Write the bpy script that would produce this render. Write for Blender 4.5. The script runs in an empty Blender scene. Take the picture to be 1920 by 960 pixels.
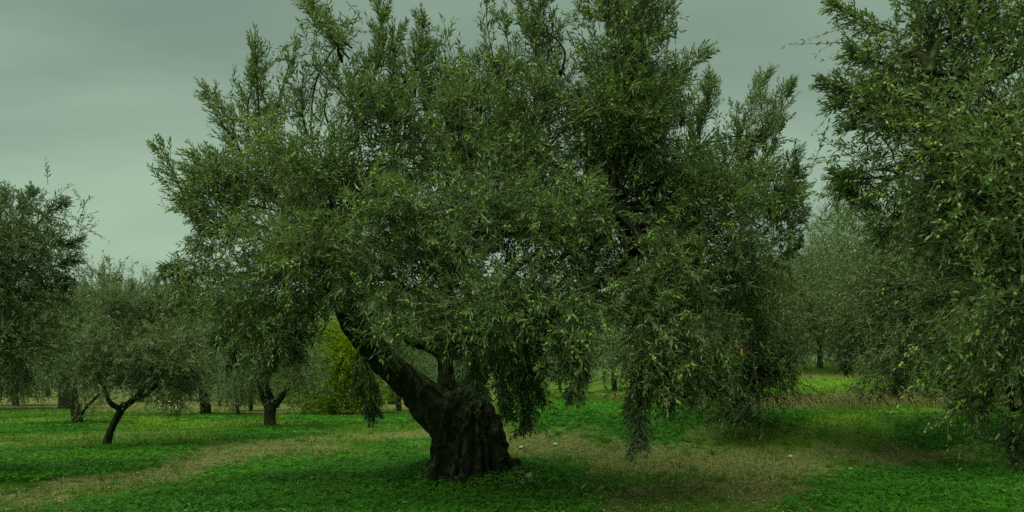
import bpy, math, random
import numpy as np
from mathutils import Vector, Matrix, noise as mnoise

random.seed(7)
RNG = np.random.default_rng(11)
scene = bpy.context.scene
COL = scene.collection

# ------------------------------------------------------------------ camera
F, CX, HY, EYE = 1400.0, 960.0, 715.0, 1.3       # focal length in photo pixels, horizon row, eye height
cam_d = bpy.data.cameras.new('camera')
cam = bpy.data.objects.new('camera', cam_d)
COL.objects.link(cam)
cam.location = (0, 0, EYE)
cam.rotation_euler = (math.pi / 2, 0, 0)
cam_d.sensor_width = 36.0
cam_d.lens = 36.0 * F / 1920.0
cam_d.shift_y = (HY - 480.0) / 1920.0
cam_d.clip_start = 0.05
cam_d.clip_end = 5000
scene.camera = cam

# ------------------------------------------------------------------ colour management
vs = scene.view_settings
vs.view_transform = 'Standard'
vs.look = 'None'
vs.exposure = 1.92
vs.gamma = 1.0
cy = scene.cycles
cy.max_bounces = 5
cy.diffuse_bounces = 4
cy.glossy_bounces = 2
cy.transmission_bounces = 3
cy.transparent_max_bounces = 4
cy.use_denoising = False
scene.render.film_transparent = False

# ------------------------------------------------------------------ world: overcast sky
SUN_EL, SUN_ROT = math.radians(58), math.radians(-30)
world = bpy.data.worlds.new('World')
scene.world = world
world.use_nodes = True
nt = world.node_tree
nt.nodes.clear()


def nd(tree, kind, **kw):
    n = tree.nodes.new(kind)
    for k, v in kw.items():
        if k.startswith('i_'):
            n.inputs[k[2:].replace('_', ' ')].default_value = v
        else:
            setattr(n, k, v)
    return n


def mixrgb(tree, a, b, fac, blend='MIX'):
    m = tree.nodes.new('ShaderNodeMix')
    m.data_type = 'RGBA'
    m.blend_type = blend
    m.clamp_factor = True
    for sock, val in ((m.inputs[6], a), (m.inputs[7], b), (m.inputs[0], fac)):
        if isinstance(val, bpy.types.NodeSocket):
            tree.links.new(val, sock)
        elif isinstance(val, (int, float)):
            sock.default_value = val
        else:
            sock.default_value = (*val, 1.0)
    return m.outputs[2]


def ramp(tree, fac, stops, interp='LINEAR'):
    r = tree.nodes.new('ShaderNodeValToRGB')
    r.color_ramp.interpolation = interp
    el = r.color_ramp.elements
    while len(el) < len(stops):
        el.new(0.5)
    for e, (p, c) in zip(el, stops):
        e.position = p
        e.color = (*c, 1.0) if len(c) == 3 else c
    tree.links.new(fac, r.inputs[0])
    return r.outputs[0]


sky = nd(nt, 'ShaderNodeTexSky', sky_type='NISHITA', sun_disc=False, sun_elevation=SUN_EL, sun_rotation=SUN_ROT,
         air_density=1.0, dust_density=3.0)
tc = nd(nt, 'ShaderNodeTexCoord')
sep = nd(nt, 'ShaderNodeSeparateXYZ')
nt.links.new(tc.outputs['Generated'], sep.inputs[0])
# clouds lie on a high flat layer: direction / (height + a little)
zz = nd(nt, 'ShaderNodeMath', operation='ADD'); zz.inputs[1].default_value = 0.22
zabs = nd(nt, 'ShaderNodeMath', operation='MAXIMUM'); zabs.inputs[1].default_value = 0.0
nt.links.new(sep.outputs[2], zabs.inputs[0]); nt.links.new(zabs.outputs[0], zz.inputs[0])
dv = nd(nt, 'ShaderNodeVectorMath', operation='DIVIDE')
cmb = nd(nt, 'ShaderNodeCombineXYZ')
for i in range(3):
    nt.links.new(zz.outputs[0], cmb.inputs[i])
nt.links.new(tc.outputs['Generated'], dv.inputs[0]); nt.links.new(cmb.outputs[0], dv.inputs[1])
mp = nd(nt, 'ShaderNodeMapping'); mp.inputs['Location'].default_value = (3.1, 0.4, 0); mp.inputs['Rotation'].default_value = (0, 0, 0.5); mp.inputs['Scale'].default_value = (0.6, 1.3, 0.5)
nt.links.new(dv.outputs[0], mp.inputs[0])
nz = nd(nt, 'ShaderNodeTexNoise'); nz.inputs['Scale'].default_value = 1.25; nz.inputs['Detail'].default_value = 5; nz.inputs['Roughness'].default_value = 0.5
nz.inputs['Distortion'].default_value = 0.5
nt.links.new(mp.outputs[0], nz.inputs[0])
cloud = ramp(nt, nz.outputs[0], [(0.30, (1.06, 1.52, 1.19)), (0.5, (1.40, 1.97, 1.50)), (0.68, (1.72, 2.40, 1.77))])
hor = ramp(nt, zabs.outputs[0], [(0.0, (1.32, 1.32, 1.25)), (0.22, (1.14, 1.14, 1.10)), (0.45, (.93, .93, .93)), (1.0, (1.0, 1.0, 1.0))])
cl2 = mixrgb(nt, cloud, hor, 1.0, 'MULTIPLY')
skyc = mixrgb(nt, cl2, sky.outputs[0], 0.03)
bg = nd(nt, 'ShaderNodeBackground'); bg.inputs[1].default_value = 0.05
wo = nd(nt, 'ShaderNodeOutputWorld')
nt.links.new(skyc, bg.inputs[0]); nt.links.new(bg.outputs[0], wo.inputs[0])

# ------------------------------------------------------------------ sun behind the cloud cover
sun_d = bpy.data.lights.new('sun', 'SUN')
sun_d.energy = 1.5
sun_d.angle = math.radians(75)
sun_d.color = (0.86, 1.0, 0.56)
sun = bpy.data.objects.new('sun', sun_d)
COL.objects.link(sun)
sd = Vector((-0.45 * math.cos(SUN_EL), -0.2, math.sin(SUN_EL))).normalized()
sun.rotation_euler = sd.to_track_quat('Z', 'Y').to_euler()
sky.sun_rotation = math.atan2(sd.x, sd.y)
sky.sun_elevation = math.asin(sd.z)


# ------------------------------------------------------------------ helpers
def at(px, py, Y):
    """photo direction at depth Y (metres ahead of the camera) -> world point"""
    return np.array([(px - CX) / F * Y, Y, EYE - (py - HY) / F * Y])


def sstep(x, a, b):
    t = np.clip((np.asarray(x, float) - a) / (b - a), 0, 1)
    return t * t * (3 - 2 * t)


# smooth numpy noise made of a hashed lattice
_perm = np.random.default_rng(3).random(65536)


def vnoise(x, y, s=1.0, seed=0):
    x = np.asarray(x, float) * s + 1000.5 + seed * 17.3
    y = np.asarray(y, float) * s + 1000.5 + seed * 5.7
    xi = np.floor(x).astype(np.int64); yi = np.floor(y).astype(np.int64)
    fx = x - xi; fy = y - yi
    fx = fx * fx * (3 - 2 * fx); fy = fy * fy * (3 - 2 * fy)
    h = lambda a, b: _perm[(a * 73856093 ^ b * 19349663) & 65535]
    return (h(xi, yi) * (1 - fx) + h(xi + 1, yi) * fx) * (1 - fy) + (h(xi, yi + 1) * (1 - fx) + h(xi + 1, yi + 1) * fx) * fy


def fbm(x, y, s, seed=0, o=3):
    r, a, t = 0, 1.0, 0
    for i in range(o):
        r = r + a * vnoise(x, y, s * 2 ** i, seed + i * 7); t += a; a *= 0.5
    return r / t


def ground_h(x, y):
    x = np.asarray(x, float); y = np.asarray(y, float)
    z = 0.75 * sstep(y, 10.3, 15.2) * sstep(x, -1.6, 1.0)
    z = z + 1.5 * sstep(y, 17, 32) * sstep(x, 3, 10)
    z = z - 0.95 * np.exp(-((y - 19.3 - 0.25 * np.sin(x * .7)) / 0.95) ** 2) * sstep(x, 4.0, 5.5) * (1 - sstep(x, 22, 30))
    z = z - 0.17 * sstep(x, 4.0, 6.0) * sstep(y, 12, 16)
    z = z + 0.10 * np.exp(-((x - 8.5) ** 2 / 6 + (y - 16.6) ** 2 / 1.6))
    z = z + 0.16 * np.exp(-((x + .55) ** 2 + (y - 10.2) ** 2) / 1.6)
    z = z + 0.14 * np.exp(-((x + 13) ** 2 / 16 + (y - 25) ** 2 / 4))
    far = sstep(y, 60, 300)
    z = z - 3.0 * far * sstep(-x, 0, 40)
    near = 1 - sstep(np.hypot(x, y), 30, 80)
    z = z + near * (0.10 * (fbm(x, y, 0.45, 1, 3) - 0.5) + 0.035 * (fbm(x, y, 2.6, 5, 3) - 0.5))
    return z


def ground_pt(px, py):
    """where the ray through a photo pixel meets the ground"""
    Ys = np.concatenate([np.linspace(4, 20, 1600), np.linspace(20, 120, 2500)])
    X = (px - CX) / F * Ys; Z = EYE - (py - HY) / F * Ys
    d = Z - ground_h(X, Ys)
    k = np.argmax(d < 0) if (d < 0).any() else len(Ys) - 1
    return np.array([X[k], Ys[k], float(ground_h(X[k], Ys[k]))])


def tag(o, label=None, cat=None, group=None, kind=None):
    if label: o['label'] = label
    if cat: o['category'] = cat
    if group: o['group'] = group
    if kind: o['kind'] = kind
    return o


def link(name, me, parent=None, mats=()):
    for m in mats:
        me.materials.append(m)
    o = bpy.data.objects.new(name, me)
    COL.objects.link(o)
    if parent is not None:
        o.parent = parent
        # meshes are written in world coordinates: undo the thing's own position once, at part level
        if parent.parent is None:
            o.location = -Vector(parent.location)
    return o


def empty(name, loc):
    e = bpy.data.objects.new(name, None)
    e.empty_display_size = 0.2
    e.location = tuple(loc)
    COL.objects.link(e)
    return e


def mesh_np(name, V, faces_list, smooth=False, tint=None, mat_idx=None):
    """faces_list: list of int arrays (n,k) with k = 3 or 4"""
    me = bpy.data.meshes.new(name)
    V = np.asarray(V, np.float32)
    me.vertices.add(len(V)); me.vertices.foreach_set('co', V.ravel())
    loops = np.concatenate([f.ravel() for f in faces_list]).astype(np.int32)
    sizes = np.concatenate([np.full(len(f), f.shape[1]) for f in faces_list])
    starts = np.concatenate([[0], np.cumsum(sizes)[:-1]]).astype(np.int32)
    me.loops.add(len(loops)); me.loops.foreach_set('vertex_index', loops)
    me.polygons.add(len(starts)); me.polygons.foreach_set('loop_start', starts)
    if mat_idx is not None:
        me.polygons.foreach_set('material_index', np.asarray(mat_idx, np.int32))
    me.polygons.foreach_set('use_smooth', np.full(len(starts), smooth))
    if tint is not None:
        a = me.attributes.new('tint', 'FLOAT', 'FACE')
        a.data.foreach_set('value', np.asarray(tint, np.float32))
    me.update(calc_edges=True)
    return me


def nrm(v):
    return v / np.maximum(np.linalg.norm(v, axis=-1, keepdims=True), 1e-9)


# ------------------------------------------------------------------ materials
def new_mat(name):
    m = bpy.data.materials.new(name)
    m.use_nodes = True
    t = m.node_tree
    t.nodes.clear()
    out = t.nodes.new('ShaderNodeOutputMaterial')
    return m, t, out


def leaf_mat(name, top_lo, top_hi, back, trans=0.22, rough=0.42, spec=0.4, yellow=None):
    m, t, out = new_mat(name)
    at_ = nd(t, 'ShaderNodeAttribute', attribute_name='tint')
    stops = [(0.0, top_lo), (0.75, top_hi)]
    if yellow: stops.append((1.0, yellow))
    top = ramp(t, at_.outputs['Fac'], stops)
    g = nd(t, 'ShaderNodeNewGeometry')
    col = mixrgb(t, top, back, g.outputs['Backfacing'])
    p = nd(t, 'ShaderNodeBsdfPrincipled')
    t.links.new(col, p.inputs['Base Color'])
    p.inputs['Roughness'].default_value = rough
    p.inputs['Specular IOR Level'].default_value = spec
    tr = nd(t, 'ShaderNodeBsdfTranslucent')
    tcol = mixrgb(t, top, (1.0, 1.15, 0.5), 1.0, 'MULTIPLY')
    t.links.new(tcol, tr.inputs[0])
    mx = nd(t, 'ShaderNodeMixShader'); mx.inputs[0].default_value = trans
    t.links.new(p.outputs[0], mx.inputs[1]); t.links.new(tr.outputs[0], mx.inputs[2])
    t.links.new(mx.outputs[0], out.inputs[0])
    return m


def bark_mat(name, c1, c2, c3, scale=1.0, bump=0.6):
    m, t, out = new_mat(name)
    tc_ = nd(t, 'ShaderNodeTexCoord')
    mp_ = nd(t, 'ShaderNodeMapping'); mp_.inputs['Scale'].default_value = (scale * 1.6, scale * 1.6, scale * 0.55)
    t.links.new(tc_.outputs['Object'], mp_.inputs[0])
    n1 = nd(t, 'ShaderNodeTexNoise'); n1.inputs['Scale'].default_value = 9; n1.inputs['Detail'].default_value = 8; n1.inputs['Roughness'].default_value = 0.68; n1.inputs['Distortion'].default_value = 0.6
    n2 = nd(t, 'ShaderNodeTexNoise'); n2.inputs['Scale'].default_value = 3.0; n2.inputs['Detail'].default_value = 4
    vo = nd(t, 'ShaderNodeTexVoronoi'); vo.inputs['Scale'].default_value = 16; vo.feature = 'DISTANCE_TO_EDGE'
    for n in (n1, vo): t.links.new(mp_.outputs[0], n.inputs['Vector'])
    t.links.new(tc_.outputs['Object'], n2.inputs['Vector'])
    col = ramp(t, n1.outputs[0], [(0.34, c1), (0.52, c2), (0.70, c3)])
    col = mixrgb(t, col, (0.035, 0.05, 0.018), ramp(t, n2.outputs[0], [(0.5, (0, 0, 0)), (0.72, (0.75, 0.75, 0.75))]))
    p = nd(t, 'ShaderNodeBsdfPrincipled'); p.inputs['Roughness'].default_value = 0.95; p.inputs['Specular IOR Level'].default_value = 0.12
    t.links.new(col, p.inputs['Base Color'])
    ve = ramp(t, vo.outputs['Distance'], [(0.0, (0, 0, 0)), (0.12, (1, 1, 1))])
    hmix = mixrgb(t, n1.outputs[0], ve, 0.35)
    b = nd(t, 'ShaderNodeBump'); b.inputs['Strength'].default_value = bump; b.inputs['Distance'].default_value = 0.03
    t.links.new(hmix, b.inputs['Height']); t.links.new(b.outputs[0], p.inputs['Normal'])
    t.links.new(p.outputs[0], out.inputs[0])
    return m


def plain_mat(name, col, rough=0.9, var=0.25, scale=30):
    m, t, out = new_mat(name)
    tc_ = nd(t, 'ShaderNodeTexCoord')
    n1 = nd(t, 'ShaderNodeTexNoise'); n1.inputs['Scale'].default_value = scale; n1.inputs['Detail'].default_value = 5
    t.links.new(tc_.outputs['Object'], n1.inputs[0])
    c = ramp(t, n1.outputs[0], [(0.3, tuple(x * (1 - var) for x in col)), (0.7, tuple(x * (1 + var) for x in col))])
    p = nd(t, 'ShaderNodeBsdfPrincipled'); p.inputs['Roughness'].default_value = rough; p.inputs['Specular IOR Level'].default_value = 0.25
    t.links.new(c, p.inputs['Base Color'])
    b = nd(t, 'ShaderNodeBump'); b.inputs['Strength'].default_value = 0.4; b.inputs['Distance'].default_value = 0.01
    t.links.new(n1.outputs[0], b.inputs['Height']); t.links.new(b.outputs[0], p.inputs['Normal'])
    t.links.new(p.outputs[0], out.inputs[0])
    return m


M = {}
M['leaf'] = leaf_mat('olive_leaf', (0.032, 0.070, 0.024), (0.122, 0.178, 0.068), (0.18, 0.24, 0.125), yellow=(0.21, 0.25, 0.06), trans=.28)
M['leaf_sun'] = leaf_mat('olive_leaf_yellowish', (0.036, 0.078, 0.020), (0.145, 0.200, 0.060), (0.20, 0.26, 0.115), yellow=(0.26, 0.29, 0.05), trans=.3)
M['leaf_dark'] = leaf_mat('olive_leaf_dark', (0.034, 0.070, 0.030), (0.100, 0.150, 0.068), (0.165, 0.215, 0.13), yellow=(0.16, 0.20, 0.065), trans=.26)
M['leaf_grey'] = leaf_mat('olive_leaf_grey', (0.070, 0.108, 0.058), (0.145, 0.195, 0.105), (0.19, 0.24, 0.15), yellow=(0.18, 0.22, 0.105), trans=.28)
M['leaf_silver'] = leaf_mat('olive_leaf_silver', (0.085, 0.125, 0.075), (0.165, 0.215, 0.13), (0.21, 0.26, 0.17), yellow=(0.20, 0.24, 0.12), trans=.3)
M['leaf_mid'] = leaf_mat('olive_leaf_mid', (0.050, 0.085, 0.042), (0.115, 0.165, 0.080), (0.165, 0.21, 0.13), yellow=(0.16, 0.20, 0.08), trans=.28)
M['leaf_bush'] = leaf_mat('bush_leaf', (0.03, 0.10, 0.008), (0.13, 0.22, 0.008), (0.13, 0.19, 0.012), trans=0.35, spec=.15, yellow=(0.34, 0.30, 0.008))
M['leaf_yellow'] = leaf_mat('bush_leaf_yellow', (0.07, 0.15, 0.008), (0.20, 0.27, 0.008), (0.18, 0.24, 0.012), trans=0.35, spec=.15, yellow=(0.38, 0.34, 0.008))
M['clover'] = leaf_mat('clover_leaf', (0.020, 0.080, 0.007), (0.044, 0.160, 0.010), (0.04, 0.13, 0.012), trans=0.3, rough=0.65, spec=0.12, yellow=(0.085, 0.24, 0.012))
M['grass'] = leaf_mat('grass_blade', (0.030, 0.095, 0.008), (0.070, 0.145, 0.012), (0.05, 0.11, 0.012), trans=0.3, rough=0.7, spec=0.1, yellow=(0.15, 0.155, 0.04))
M['dry'] = leaf_mat('dry_blade', (0.030, 0.034, 0.012), (0.110, 0.106, 0.042), (0.10, 0.095, 0.04), trans=0.1, rough=0.8, spec=0.1, yellow=(0.22, 0.205, 0.09))
M['litter'] = leaf_mat('leaf_litter', (0.06, 0.05, 0.025), (0.16, 0.14, 0.075), (0.17, 0.16, 0.10), trans=0.0, rough=0.9, spec=0.1, yellow=(0.30, 0.29, 0.20))
M['weed'] = leaf_mat('weed_leaf', (0.03, 0.09, 0.03), (0.06, 0.14, 0.055), (0.09, 0.17, 0.08), trans=0.2)
M['olive'] = plain_mat('olive_fruit', (0.17, 0.24, 0.045), rough=0.35, var=0.25, scale=12)
M['twig'] = plain_mat('twig_bark', (0.075, 0.075, 0.04), var=0.4)
M['bark'] = bark_mat('old_olive_bark', (0.008, 0.010, 0.006), (0.023, 0.026, 0.015), (0.115, 0.115, 0.075))
M['bark2'] = bark_mat('young_olive_bark', (0.012, 0.013, 0.008), (0.032, 0.032, 0.018), (0.075, 0.075, 0.05), scale=1.6)
M['stone'] = plain_mat('limestone', (0.30, 0.32, 0.25), scale=14)
M['pale'] = plain_mat('limewash', (0.42, 0.42, 0.34), scale=20)
M['dead_leaf'] = plain_mat('dead_leaf', (0.42, 0.20, 0.02), rough=0.6)


# ------------------------------------------------------------------ ground zones (where clover, soil and grass grow)
def poly_world(pts):
    return np.array([ground_pt(px, min(py, 1300))[:2] for px, py in pts])


def in_poly(x, y, P):
    r = np.zeros(x.shape, bool)
    n = len(P)
    for i in range(n):
        x0, y0 = P[i]; x1, y1 = P[(i + 1) % n]
        c = ((y0 > y) != (y1 > y))
        with np.errstate(divide='ignore', invalid='ignore'):
            xi = (x1 - x0) * (y - y0) / (y1 - y0 + 1e-12) + x0
        r ^= c & (x < xi)
    return r


def poly_dist(x, y, L):
    d = np.full(x.shape, 1e9)
    for i in range(len(L) - 1):
        a = L[i]; b = L[i + 1]; ab = b - a
        t = np.clip(((x - a[0]) * ab[0] + (y - a[1]) * ab[1]) / (ab @ ab + 1e-9), 0, 1)
        d = np.minimum(d, np.hypot(x - a[0] - t * ab[0], y - a[1] - t * ab[1]))
    return d


CLOVER = [poly_world(p) for p in (
    [(40, 985), (170, 950), (300, 925), (430, 885), (560, 862), (660, 853), (760, 850), (830, 858), (960, 866), (1070, 888), (1120, 915), (1140, 960), (1120, 1200), (40, 1200)],
    [(-260, 852), (0, 850), (120, 842), (250, 838), (335, 848), (330, 862), (200, 882), (60, 902), (-260, 920)],
    [(955, 806), (965, 775), (1010, 757), (1300, 766), (1500, 774), (1530, 786), (1450, 800), (1330, 812), (1250, 832), (1150, 838), (1080, 812)],
    [(1640, 812), (1720, 788), (1920, 780), (2150, 785), (2150, 850), (1860, 848), (1700, 838)],
    [(1540, 905), (1640, 880), (1780, 868), (2150, 862), (2150, 1100), (1600, 1100)],
    [(405, 822), (440, 808), (490, 800), (560, 805), (610, 800), (575, 818), (480, 826)],
    [(530, 782), (640, 775), (760, 773), (818, 776), (822, 790), (700, 795), (560, 793)],
    [(-200, 796), (0, 795), (150, 788), (195, 796), (180, 808), (0, 814), (-200, 815)],
    [(340, 783), (400, 776), (450, 780), (420, 788)],
    [(690, 830), (780, 822), (800, 840), (720, 846)],
)]
SOIL = [(np.array([ground_pt(*q)[:2] for q in pts]), w) for pts, w in (
    ([(-250, 960), (0, 935), (160, 905), (330, 868), (560, 828), (800, 812), (960, 822), (1100, 832), (1250, 852), (1420, 880), (1440, 925)], 1.3),
    ([(1150, 905), (1200, 955), (1230, 1050)], 0.45),
    ([(1300, 865), (1500, 862), (1750, 855), (2000, 852)], 0.55),
    ([(0, 832), (190, 816), (350, 812)], 0.5),
    ([(1290, 706), (1540, 708), (1750, 700)], 0.7),
    ([(1000, 742), (1140, 738), (1250, 730)], 1.6),
    ([(520, 775), (700, 768), (820, 760)], 1.8),
)]


def zones(x, y):
    x = np.asarray(x, float); y = np.asarray(y, float)
    jx = (fbm(x, y, 0.9, 21, 3) - .5) * 2.0; jy = (fbm(x, y, 0.9, 31, 3) - .5) * 3.0
    fx = (fbm(x, y, 4.0, 41, 3) - .5) * 1.0; fy = (fbm(x, y, 4.0, 51, 3) - .5) * 1.5
    c = np.zeros(x.shape)
    for P in CLOVER:
        a = 0
        for u, v in ((0, 0), (.16, .3), (-.16, -.3), (.3, -.2), (-.3, .2)):
            a = a + in_poly(x + jx * .5 + fx + u, y + jy * .5 + fy + v, P) * .2
        c = np.maximum(c, a)
    c = np.maximum(c, (np.hypot(x + .55, (y - 9.9)) < 1.5) * 1.0)
    s = np.zeros(x.shape)
    for L, w in SOIL:
        d = poly_dist(x + jx * .7 + fx * 1.2, y + jy * .7 + fy * 1.2, L)
        s = np.maximum(s, np.exp(-(d / w) ** 2))
    left_far = sstep(y, 29, 34) * (1 - sstep(x, -2, 4))
    s = np.maximum(s, left_far * sstep(fbm(x, y, 0.12, 61, 2), 0.30, 0.5))
    s = s * (0.15 + 1.55 * fbm(x, y, 1.6, 71, 3))
    s = np.clip(s, 0, 1) * (1 - c)
    d = sstep(x, 4, 5.5) * np.exp(-((y - 19.8) / 1.3) ** 2) * (1 - sstep(x, 22, 30))
    return c, s, d


FRESH = [(np.array([ground_pt(*q)[:2] for q in pts]), w) for pts, w in (
    ([(1420, 800), (1520, 786), (1650, 776), (1770, 772)], 1.0), ([(-100, 800), (100, 786), (300, 790), (450, 796), (650, 790)], 1.8), ([(1050, 752), (1200, 745)], 1.5), ([(1420, 724), (1600, 720), (1780, 712)], 1.4))]


def fresh(x, y):
    f = np.zeros(np.shape(x))
    for L, w in FRESH:
        f = np.maximum(f, np.exp(-(poly_dist(x, y, L) / w) ** 2))
    return f * sstep(fbm(x, y, 1.1, 161, 3), .25, .6)


def build_ground():
    th = np.concatenate([np.linspace(-180, -48, 34)[:-1], np.linspace(-46, 46, 340), np.linspace(48, 180, 34)[1:-1]])
    th = np.radians(th)
    r = np.concatenate([[0.5, 1.5, 3, 4.5], np.geomspace(5.5, 40, 215), np.geomspace(42, 2500, 40)])
    T, R = np.meshgrid(th, r)
    X = R * np.sin(T); Y = R * np.cos(T)
    Z = ground_h(X, Y)
    c, s, d = zones(X, Y)
    rough = (1 - sstep(R, 22, 40)) * s
    Z = Z + rough * (0.09 * (fbm(X, Y, 5, 81, 3) - .5) + .03 * (fbm(X, Y, 19, 85, 2) - .5))
    nT, nR = len(th), len(r)
    V = np.stack([X, Y, Z], -1).reshape(-1, 3)
    V = np.vstack([V, [[0, 0, float(ground_h(0, 0))]]])
    i, j = np.meshgrid(np.arange(nR - 1), np.arange(nT), indexing='ij')
    jn = (j + 1) % nT
    q = np.stack([i * nT + j, i * nT + jn, (i + 1) * nT + jn, (i + 1) * nT + j], -1).reshape(-1, 4)[:, ::-1]
    k = np.arange(nT)
    cap = np.stack([np.full(nT, len(V) - 1), (k + 1) % nT, k], -1)
    me = mesh_np('ground', V, [q, cap], smooth=True)
    a = me.attributes.new('zone', 'FLOAT_COLOR', 'POINT')
    C = np.zeros((len(V), 4), np.float32)
    C[:-1, 0] = c.ravel(); C[:-1, 1] = s.ravel(); C[:-1, 2] = d.ravel(); 
    C[:-1, 3] = fresh(X, Y).ravel()
    a.data.foreach_set('color', C.ravel())
    m, t, out = new_mat('orchard_ground')
    tc_ = nd(t, 'ShaderNodeTexCoord')
    zn = nd(t, 'ShaderNodeAttribute', attribute_name='zone')
    sp = nd(t, 'ShaderNodeSeparateColor'); t.links.new(zn.outputs['Color'], sp.inputs[0])
    def noise(sc, det=5, ro=.6):
        n = nd(t, 'ShaderNodeTexNoise'); n.inputs['Scale'].default_value = sc; n.inputs['Detail'].default_value = det; n.inputs['Roughness'].default_value = ro
        t.links.new(tc_.outputs['Object'], n.inputs[0]); return n.outputs[0]
    n1, n2, n3 = noise(1.1), noise(14, 6, .7), noise(55, 4, .7)
    grass = ramp(t, n2, [(0.3, (0.022, 0.062, 0.007)), (0.55, (0.048, 0.105, 0.010)), (0.75, (0.085, 0.125, 0.022))])
    grass = mixrgb(t, grass, (0.095, 0.105, 0.032), ramp(t, n1, [(0.42, (0, 0, 0)), (0.68, (0.7, 0.7, 0.7))]))
    soil = ramp(t, n2, [(0.28, (0.040, 0.042, 0.014)), (0.5, (0.098, 0.102, 0.038)), (0.74, (0.17, 0.165, 0.075))])
    soil = mixrgb(t, soil, (0.26, 0.25, 0.16), ramp(t, n3, [(0.60, (0, 0, 0)), (0.72, (0.8, 0.8, 0.8))]))
    soil = mixrgb(t, soil, (0.03, 0.025, 0.012), ramp(t, n3, [(0.30, (0.8, 0.8, 0.8)), (0.42, (0, 0, 0))]))
    clov = ramp(t, n2, [(0.3, (0.010, 0.045, 0.006)), (0.7, (0.025, 0.125, 0.010))])
    sf = nd(t, 'ShaderNodeMath', operation='ADD'); t.links.new(sp.outputs[1], sf.inputs[0])
    sn = nd(t, 'ShaderNodeMath', operation='MULTIPLY_ADD'); sn.inputs[1].default_value = 0.9; sn.inputs[2].default_value = -0.45
    t.links.new(n2, sn.inputs[0]); t.links.new(sn.outputs[0], sf.inputs[1])
    col = mixrgb(t, grass, soil, ramp(t, sf.outputs[0], [(0.22, (0, 0, 0)), (0.6, (1, 1, 1))]))
    col = mixrgb(t, col, (0.085, 0.165, 0.010), zn.outputs['Alpha'])
    col = mixrgb(t, col, clov, sp.outputs[0])
    col = mixrgb(t, col, (0.045, 0.038, 0.02), sp.outputs[2])
    p = nd(t, 'ShaderNodeBsdfPrincipled'); p.inputs['Roughness'].default_value = 0.95; p.inputs['Specular IOR Level'].default_value = 0.1
    t.links.new(col, p.inputs['Base Color'])
    b = nd(t, 'ShaderNodeBump'); b.inputs['Strength'].default_value = 0.8; b.inputs['Distance'].default_value = 0.05
    t.links.new(n2, b.inputs['Height']); t.links.new(b.outputs[0], p.inputs['Normal'])
    t.links.new(p.outputs[0], out.inputs[0])
    o = link('ground', me, None, [m])
    return tag(o, 'grassy orchard ground with bare brown tracks', None, None, 'structure')


build_ground()


# ------------------------------------------------------------------ leaves
def wedge_geometry(P, D, N, ln, wd, tint, blade=False):
    B = np.cross(D, N); ln = ln[:, None]; wd = wd[:, None]
    n = len(P)
    if blade:
        V = np.stack([P - B * wd * .5, P + B * wd * .5, P + D * ln], 1)
    else:
        V = np.stack([P, P + D * ln + B * wd * .62, P + D * ln - B * wd * .62], 1)
    return V.reshape(-1, 3), np.arange(n * 3).reshape(-1, 3), tint


def leaf_geometry(P, D, N, ln, wd, tint, fine=False):
    """leaves as folded lens shapes: base P, direction D, face normal N"""
    B = nrm(np.cross(D, N)); N = nrm(np.cross(B, D))
    ln = ln[:, None]; wd = wd[:, None]
    n = len(P)
    if not fine:
        mid = P + D * ln * 0.45 + N * wd * 0.22
        V = np.stack([P, mid + B * wd * .5, P + D * ln - N * ln * 0.05, mid - B * wd * .5], 1).reshape(-1, 3)
        k = np.arange(n)[:, None] * 4
        Fc = np.concatenate([k + np.array([[0, 1, 2]]), k + np.array([[0, 2, 3]])], 1).reshape(-1, 3)
        return V, Fc, np.repeat(tint, 2)
    bend = N * ln * 0.10
    m1 = P + D * ln * .3 + bend * .8; m2 = P + D * ln * .68 + bend * .7
    V = np.stack([P, m1 + B * wd * .42 + N * wd * .12, m1 - B * wd * .42 + N * wd * .12,
                  m2 + B * wd * .40 + N * wd * .10, m2 - B * wd * .40 + N * wd * .10, P + D * ln - bend * .3], 1).reshape(-1, 3)
    k = np.arange(n)[:, None] * 6
    Fc = np.concatenate([k + np.array([[0, 1, 2]]), k + np.array([[2, 1, 3]]), k + np.array([[2, 3, 4]]), k + np.array([[4, 3, 5]])], 1).reshape(-1, 3)
    return V, Fc, np.repeat(tint, 4)


class Twigs:
    def __init__(self):
        self.P, self.D, self.L, self.g, self.t = [], [], [], [], []

    def add(self, P, D, L, g, t):
        self.P.append(P); self.D.append(nrm(D)); self.L.append(L); self.g.append(g); self.t.append(t)

    def done(self):
        return (np.concatenate(self.P), np.concatenate(self.D), np.concatenate(self.L), np.concatenate(self.g), np.concatenate(self.t))


def lobe_twigs(tw, c, rad, n, bias=(0, 0, .35), sig=0.22, L=(.22, .45), droop=0.35, rng=RNG, per=34, cent=None):
    """a rounded mass of foliage made of separate clumps, each clump a burst of twigs"""
    rad = np.asarray(rad, float); nc = max(3, int(n / per))
    d = nrm(rng.normal(size=(nc, 3)))
    d[:, 1] -= 0.25; d = nrm(d)
    cc = c + d * rad * (rng.random((nc, 1)) ** 0.4)
    cd = nrm(d * rad / rad.max()) * 0.75 + np.array(bias) + rng.normal(size=(nc, 3)) * .2
    ct = rng.random(nc)
    w = rng.random(nc) + .3
    idx = rng.choice(nc, size=n, p=w / w.sum())
    P = cc[idx] + rng.normal(size=(n, 3)) * sig
    D = cd[idx] + rng.normal(size=(n, 3)) * .75
    tw.add(P, D, rng.uniform(*L, n), np.full(n, droop) * rng.uniform(.3, 1.6, n), np.clip(ct[idx] * .75 + rng.random(n) * .25, 0, 1))
    return cc


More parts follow.
